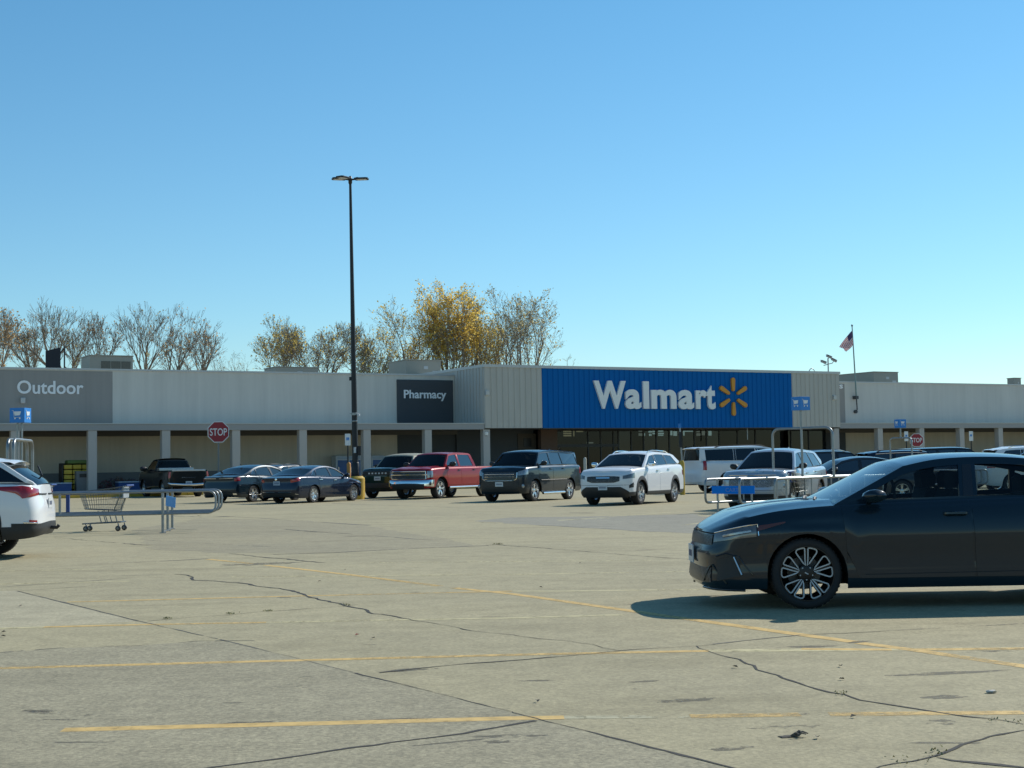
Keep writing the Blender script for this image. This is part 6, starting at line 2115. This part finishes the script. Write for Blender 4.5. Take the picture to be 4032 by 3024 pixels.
def cart(label, loc, rz, seat=M_CARTG, handle=M_CARTB, group=None):
    """x forward (nose), basket on a chassis with four casters"""
    t = thing('shopping_cart', label, 'shopping cart', loc, rz, group)
    fr = MB()
    fr.tube(bend([V((.46, .15, .17)), V((-.42, .26, .20)), V((-.42, -.26, .20)), V((.46, -.15, .17))], .06, 4), .014, 6, closed=True)
    for g in (1, -1):
        fr.tube(bend([V((-.36, g * .24, .20)), V((-.30, g * .25, .48)), V((-.50, g * .26, .98)), V((-.58, g * .26, 1.02))], .06, 4), .014, 6)
        fr.tube([V((-.10, g * .22, .19)), V((-.02, g * .22, .46))], .011, 6)
        fr.tube([V((.0, g * .22, .19)), V((.08, g * .22, .46))], .011, 6)
    fr.build('chassis', M_CART, t, 60)
    bk = MB()

    def lv(s):                                               # basket ring at height share s
        z = lerp(.46, 1.0, s)
        xb, xf_ = lerp(-.34, -.50, s), lerp(.40, .52, s)
        zf = lerp(.50, .88, s)
        yb, yf_ = lerp(.22, .27, s), lerp(.15, .20, s)
        return [V((xb, yb, z)), V((xf_, yf_, zf)), V((xf_, -yf_, zf)), V((xb, -yb, z))]
    for s in (0, .25, .5, .75, 1):
        bk.tube(lv(s), .009 if s in (0, 1) else .0045, 5, closed=True)
    lo, hi = lv(0), lv(1)
    for e in range(4):
        n_ = 16 if e in (0, 2) else 8
        for k in range(n_):
            a = lo[e].lerp(lo[(e + 1) % 4], k / n_); b = hi[e].lerp(hi[(e + 1) % 4], k / n_)
            bk.tube([a, b], .0038, 4)
    for k in range(1, 8):
        bk.tube([lo[0].lerp(lo[3], k / 8), lo[1].lerp(lo[2], k / 8)], .0038, 4)
    bk.build('basket', M_CART, t, 60)
    MB().tube([V((-.58, -.27, 1.02)), V((-.58, .27, 1.02))], .02, 8).build('handle', handle, t, 60)
    MB().box(-.50, -.47, -.22, .22, .74, 1.0).box(-.47, -.22, -.22, .22, .74, .76).build('child_seat', seat, t, bevel=.008)
    for x, y in ((.38, .15), (.38, -.15), (-.38, .24), (-.38, -.24)):
        w = MB().lathe([(0, -.018), (.055, -.018), (.062, -.01), (.062, .01), (.055, .018), (0, .018)], 18, Matrix.Translation((x, y, .062)) @ Matrix.Rotation(PI / 2, 4, 'X')).build('caster', M_GREYPL, t, 50)
        MB().tube([V((x, y, .175)), V((x - .02, y + .03, .062))], .012, 5).tube([V((x, y, .175)), V((x - .02, y - .03, .062))], .012, 5).lathe([(0, -.021), (.03, -.02), (.03, .02), (0, .021)], 12, Matrix.Translation((x, y, .062)) @ Matrix.Rotation(PI / 2, 4, 'X')).build('fork', M_CART, w, 50)
    return t


cw, ce = G(319, 2096), G(455, 2093)
mid = (cw + ce) / 2
cart('single shopping cart with grey child seat standing in the left cart return', (mid.x, mid.y + .5, 0), PI - .03)
p = G(215, 2060)
cart('shopping cart at the back of the left cart return, half behind the white crossover', (p.x - .8, p.y + .6, 0), PI + .05)
cm = tr_.location + dr * 4.0 + V((dr.y, -dr.x, 0)) * 1.0
cart('shopping cart with blue handle at the head of the right cart return', (cm.x - .55, cm.y - .2, 0), math.atan2(dr.y, dr.x), M_CARTB)
cart('shopping cart nested behind the blue-handled one in the right cart return', (cm.x - .42, cm.y + .05, 0), math.atan2(dr.y, dr.x), M_CARTB)

# ------------------------------------------------------------------ trees behind the store
def leafmat(name, a, b, c):
    m, n, l = newmat(name)
    bs = n['Principled BSDF']; bs.inputs['Roughness'].default_value = .7
    tc = n.new('ShaderNodeTexCoord')
    z = noise_nodes(n, l, tc.outputs['Object'], 1.1, 5, .7)
    r = rampn(n, l, z.outputs['Fac'], .36, a, .66, c)
    e = r.color_ramp.elements.new(.5); e.color = list(b) + [1]
    l.new(r.outputs[0], bs.inputs['Base Color'])
    t_ = n.new('ShaderNodeBsdfTranslucent'); l.new(r.outputs[0], t_.inputs[0])
    mx = n.new('ShaderNodeMixShader'); mx.inputs[0].default_value = .62
    l.new(bs.outputs[0], mx.inputs[1]); l.new(t_.outputs[0], mx.inputs[2]); l.new(mx.outputs[0], n['Material Output'].inputs[0])
    return m


M_BARK = mat('grey_brown_bark', (.25, .205, .15), .95, var=.3, scale=3)
M_GOLD = leafmat('golden_leaves', (.58, .38, .07), (.80, .58, .13), (.86, .68, .22))
M_OLIVE = leafmat('olive_gold_leaves', (.42, .33, .09), (.60, .46, .12), (.68, .54, .16))
M_RUST = leafmat('russet_leaves', (.34, .21, .09), (.48, .32, .15), (.56, .40, .20))
M_PALEL = leafmat('sparse_pale_leaves', (.32, .27, .12), (.44, .37, .17), (.50, .43, .22))


def tree(name, label, px, ptop, dist, spread, seed, leaf, nleaf, up=.35, stems=1, limb0=.16, lsize=.20, cat='tree', group='trees behind the store', dens=1.0, cone=False, forked=0):
    r = random.Random(seed)
    topp = AT(px, ptop, dist)
    H = topp.z
    b = V((topp.x, topp.y, 0))
    t = thing(name, label, cat, b, 0, group)
    tb, lf = MB(), MB()
    tips = []

    def grow(p, d, L, rad, lev):
        n = 6 if lev < 2 else (4 if lev < 3 else 3)
        pts, rs = [p], [rad]
        q = p
        for i in range(n):
            jit = (.05, .09, .13, .15, .15)[min(lev, 4)]
            d = (d + V((r.gauss(0, jit), r.gauss(0, jit), r.gauss(0, jit * .5) + up * (.03, .20, .12, .08, .05)[min(lev, 4)]))).normalized()
            q = q + d * (L / n)
            pts.append(q); rs.append(max(.010, rad * (1 - .66 * (i + 1) / n)))
        tb.tube(pts, rs, 7 if lev == 0 else (5 if lev < 2 else 3), caps=False)
        if lev >= 4 or L < .45:
            tips.append((q, d, L)); tips.append((pts[len(pts) // 2], d, L))
            return
        if lev >= 2: tips.append((q, d, L))
        k = [9, 7, 6, 4][lev] if dens > 1 else ([8, 6, 5, 3][lev] if dens == 1 else [6, 5, 3, 3][lev])
        s0 = limb0 if lev == 0 else .28
        for i in range(k):
            s = min(.99, lerp(s0, 1.0, (i + r.random() * .8) / k))
            j = s * n; a = int(j); pp = pts[a].lerp(pts[min(a + 1, n)], j - a)
            dd = (pts[min(a + 1, n)] - pts[a]).normalized()
            sd = Matrix.Rotation(r.uniform(0, 2 * PI), 3, dd) @ dd.orthogonal().normalized()
            tilt = r.uniform(.5, .95) * spread if lev < 2 else r.uniform(.35, .8)
            nd = (dd * math.cos(tilt) + sd * math.sin(tilt)).normalized()
            if nd.z < -.1: nd.z *= -.4; nd.normalize()
            ll = L * ((r.uniform(.50, .74) * (1.12 - .62 * s)) if lev == 0 else r.uniform(.38, .62) * (1.1 - .35 * s))
            grow(pp, nd, ll, max(.012, rs[a] * r.uniform(.42, .60)), lev + 1)
    def fork(p, d, L, rad, lev, mx):
        n = 4 if lev < 4 else 3
        pts, rs, q = [p], [rad], p
        for i in range(n):
            d = (d + V((r.gauss(0, .10), r.gauss(0, .10), r.gauss(0, .06) + .05))).normalized()
            q = q + d * (L / n)
            pts.append(q); rs.append(max(.011, rad * (1 - .30 * (i + 1) / n)))
        tb.tube(pts, rs, 7 if lev < 2 else (5 if lev < 4 else 3), caps=False)
        if lev >= mx - 3: tips.append((q, d, L))
        if lev >= mx: return
        for c in range(2 if r.random() < (.45 if lev else .0) else 3):
            sd = Matrix.Rotation(r.uniform(0, 2 * PI), 3, d) @ d.orthogonal().normalized()
            a = r.uniform(.2, .55) * min(1, spread)
            nd = (d * math.cos(a) + sd * math.sin(a) + V((0, 0, up * .10))).normalized()
            fork(q, nd, L * r.uniform(.62, .92), max(.011, rs[-1] * r.uniform(.60, .80)), lev + 1, mx)
        if lev >= 1:
            sd = Matrix.Rotation(r.uniform(0, 2 * PI), 3, d) @ d.orthogonal().normalized()
            nd = (d * .75 + sd * .65 + V((0, 0, .1))).normalized()
            fork(pts[n // 2], nd, L * r.uniform(.45, .75), max(.011, rs[-1] * .45), min(lev + 2, mx), mx)
    if forked:
        tf_ = .66 if spread > 1.0 else .58
        tr0 = [V((0, 0, 0)), V((r.gauss(0, .1), 0, H * tf_ * .5)), V((r.gauss(0, .2), 0, H * tf_))]
        tb.tube(tr0, [H * .017, H * .0145, H * .0125], 8, caps=False)
        nl = 5 if spread > 1.0 else 4
        for c in range(nl):
            a = 2 * PI * c / nl + r.uniform(-.4, .4)
            tl_ = r.uniform(.35, .75) * spread
            if c == 0: tl_ *= .25
            nd = V((math.cos(a) * math.sin(tl_), math.sin(a) * math.sin(tl_), math.cos(tl_)))
            fork(tr0[2] - V((0, 0, H * r.uniform(0, .06))), nd, H * r.uniform(.085, .12) * (1.12 if spread > 1 else 1), H * .0075, 1, forked)
    for sidx in range(0 if forked else stems):
        a = 2 * PI * sidx / max(1, stems) + r.random()
        d0 = V((0, 0, 1)) if stems == 1 else V((math.cos(a) * .22 * spread, math.sin(a) * .22 * spread, 1)).normalized()
        grow(V((math.cos(a) * .25, math.sin(a) * .25, 0)) if stems > 1 else V((0, 0, 0)), d0, H * .80 * (1 if stems == 1 else r.uniform(.82, 1.0)), H * (.015 if stems == 1 else .0115), 0)
    mz = max(p.z for p in tb.v)
    k = H / mz
    hi = [p for p in tb.v if p.z > .55 * mz]
    cxs, cys = sum(p.x for p in hi) / len(hi) * k, sum(p.y for p in hi) / len(hi) * k
    t.location.x -= cxs; t.location.y -= cys
    tb.v = [p * k for p in tb.v]
    tb.build('trunk', M_BARK, t, 80, recalc=False)
    if nleaf:
        for i in range(nleaf):
            p, d, L = tips[int(r.random() ** 1.0 * len(tips)) % len(tips)]
            if cone and r.random() > .25 + .75 * min(1, p.z / mz * 1.2): continue
            c = p * k + V((r.gauss(0, .22), r.gauss(0, .22), r.gauss(0, .22)))
            u = V((r.uniform(-1, 1), r.uniform(-1, 1), r.uniform(-1, 1))).normalized()
            w = u.orthogonal().normalized()
            w = Matrix.Rotation(r.uniform(0, 6.28), 3, u) @ w
            s = lsize * r.uniform(.5, 1.1)
            lf.add([c - u * s * .6, c + w * s * .38, c + u * s * .6, c - w * s * .38], [(0, 1, 2, 3)])
        lf.build('crown', leaf, t, recalc=False)
    return t


D_ = lambda x: x * 1.8228
TREES = [
    # label, x, top (display units), distance, spread, seed, leaf, leaves, up, stems, density
    ('tree with orange-brown leaves cut by the left picture edge', 2, 664, 140, .75, 1, M_RUST, 1000, .5, 2, 1),
    ('thin tree with a few russet leaves left of the black roof panel', 58, 700, 150, .70, 22, M_RUST, 300, .55, 1, .5),
    ('bare fan-shaped tree rising above the black roof panel', 100, 646, 150, .84, 3, M_PALEL, 160, .55, 1, 1),
    ('bare tree just right of the black roof panel', 158, 672, 155, .75, 4, M_PALEL, 90, .55, 1, .5),
    ('leaning tree with clustered russet leaves behind the louvred roof unit', 216, 676, 150, .8, 5, M_RUST, 260, .5, 1, .5),
    ('bare open tree right of the louvred roof unit, tallest of the left group', 318, 648, 152, .84, 6, M_PALEL, 160, .5, 2, 1),
    ('upright tree with scattered tan leaves, second from right in the left group', 385, 652, 150, .7, 7, M_RUST, 380, .5, 3, 1),
    ('spreading tree with tan leaves at the right end of the left group', 440, 690, 150, .8, 8, M_RUST, 260, .5, 2, .5),
    ('low wide tree with yellowish leaf tufts left of the lamp post', 610, 674, 150, 1.5, 31, M_OLIVE, 1500, .35, 3, 1),
    ('low tree with dark twigs behind the lamp post', 706, 686, 152, 1.5, 32, M_OLIVE, 1000, .35, 3, 1),
    ('rounded low tree with tan leaves just right of the lamp post', 798, 700, 150, 1.5, 33, M_OLIVE, 1100, .35, 3, 1),
    ('tall loose tree with thin olive leaves left of the golden tree', 890, 642, 158, .52, 13, M_OLIVE, 2600, .7, 3, 1),
    ('tall dense golden-leaved tree rising behind the corner of the entrance block', 968, 600, 156, .40, 14, M_GOLD, 6500, .9, 4, 1),
    ('golden tree beside the taller one, thinner at its right', 1040, 612, 160, .45, 15, M_OLIVE, 4200, .8, 3, 1),
    ('tall bare-topped tree at the right end of the tree group', 1122, 624, 158, .60, 16, M_PALEL, 2600, .65, 3, 1),
]
for i, (lab, x, y, dist, sp, sd, lm, nl, up, stm, dn) in enumerate(TREES):
    tree('tree', lab, D_(x), D_(y), dist, sp, sd, lm, nl, up, stm, cone=False, lsize=.26 if lm is M_GOLD else .23, dens=dn, forked=(0 if up > .55 else (7 if sp > 1 else 6)), limb0=.48)
for k, (x, y, lab) in enumerate(((492, 756, 'distant small bare tree in the gap between the tree groups'), (466, 750, 'distant small bare tree touching the left tree group'), (1190, 765, 'distant small bare tree low above the entrance block'))):
    tree('tree', lab, D_(x), D_(y), 230, .8, 40 + k, M_PALEL, 200, .5, 2, dens=.5)

# ------------------------------------------------------------------ sun and sky
SUN_AZ, SUN_EL = math.atan2(.745, .667), math.radians(36.8)       # azimuth measured from straight ahead to the right
sd = bpy.data.lights.new('sun', 'SUN')
sd.energy = 4.2
sd.angle = math.radians(.53)
sd.color = (1.0, .955, .86)
so = bpy.data.objects.new('sun', sd)
COL.objects.link(so)
dirv = V((math.sin(SUN_AZ) * math.cos(SUN_EL), math.cos(SUN_AZ) * math.cos(SUN_EL), math.sin(SUN_EL)))
so.rotation_euler = dirv.to_track_quat('Z', 'Y').to_euler()
so.location = (60, 60, 80)

w = bpy.data.worlds.new('World')
scene.world = w
w.use_nodes = True
n, l = w.node_tree.nodes, w.node_tree.links
bg = n['Background']
sky = n.new('ShaderNodeTexSky')
sky.sky_type = 'NISHITA'
sky.sun_disc = False
sky.sun_elevation = SUN_EL
sky.sun_rotation = SUN_AZ
sky.altitude = 0
sky.air_density = 1.0
sky.dust_density = .1
sky.ozone_density = 2.2
hs = n.new('ShaderNodeHueSaturation')
hs.inputs['Saturation'].default_value = 1.0
l.new(sky.outputs[0], hs.inputs['Color'])
tn = n.new('ShaderNodeMix'); tn.data_type = 'RGBA'; tn.blend_type = 'MULTIPLY'
tn.inputs[0].default_value = 1.0
gtc = n.new('ShaderNodeTexCoord'); gsx = n.new('ShaderNodeSeparateXYZ'); l.new(gtc.outputs['Generated'], gsx.inputs[0])
gr_ = n.new('ShaderNodeValToRGB')
gr_.color_ramp.elements[0].position = .0; gr_.color_ramp.elements[0].color = (.82, .95, 1.0, 1)
gr_.color_ramp.elements[1].position = .34; gr_.color_ramp.elements[1].color = (.54, .985, 1.09, 1)
e_ = gr_.color_ramp.elements.new(.10); e_.color = (.68, .97, 1.06, 1)
l.new(gsx.outputs['Z'], gr_.inputs[0]); l.new(gr_.outputs[0], tn.inputs[7])
l.new(hs.outputs[0], tn.inputs[6])
l.new(tn.outputs[2], bg.inputs[0])
bg.inputs[1].default_value = .103

vs_ = scene.view_settings
scene.display_settings.display_device = 'sRGB'
vs_.view_transform = 'Standard'
vs_.look = 'None'
vs_.gamma = 1
vs_.use_curve_mapping = False
vs_.exposure = .2
scene.cycles.max_bounces = 8
scene.cycles.transparent_max_bounces = 24
scene.cycles.use_denoising = True
for c in (M_GLASS,):
    pass
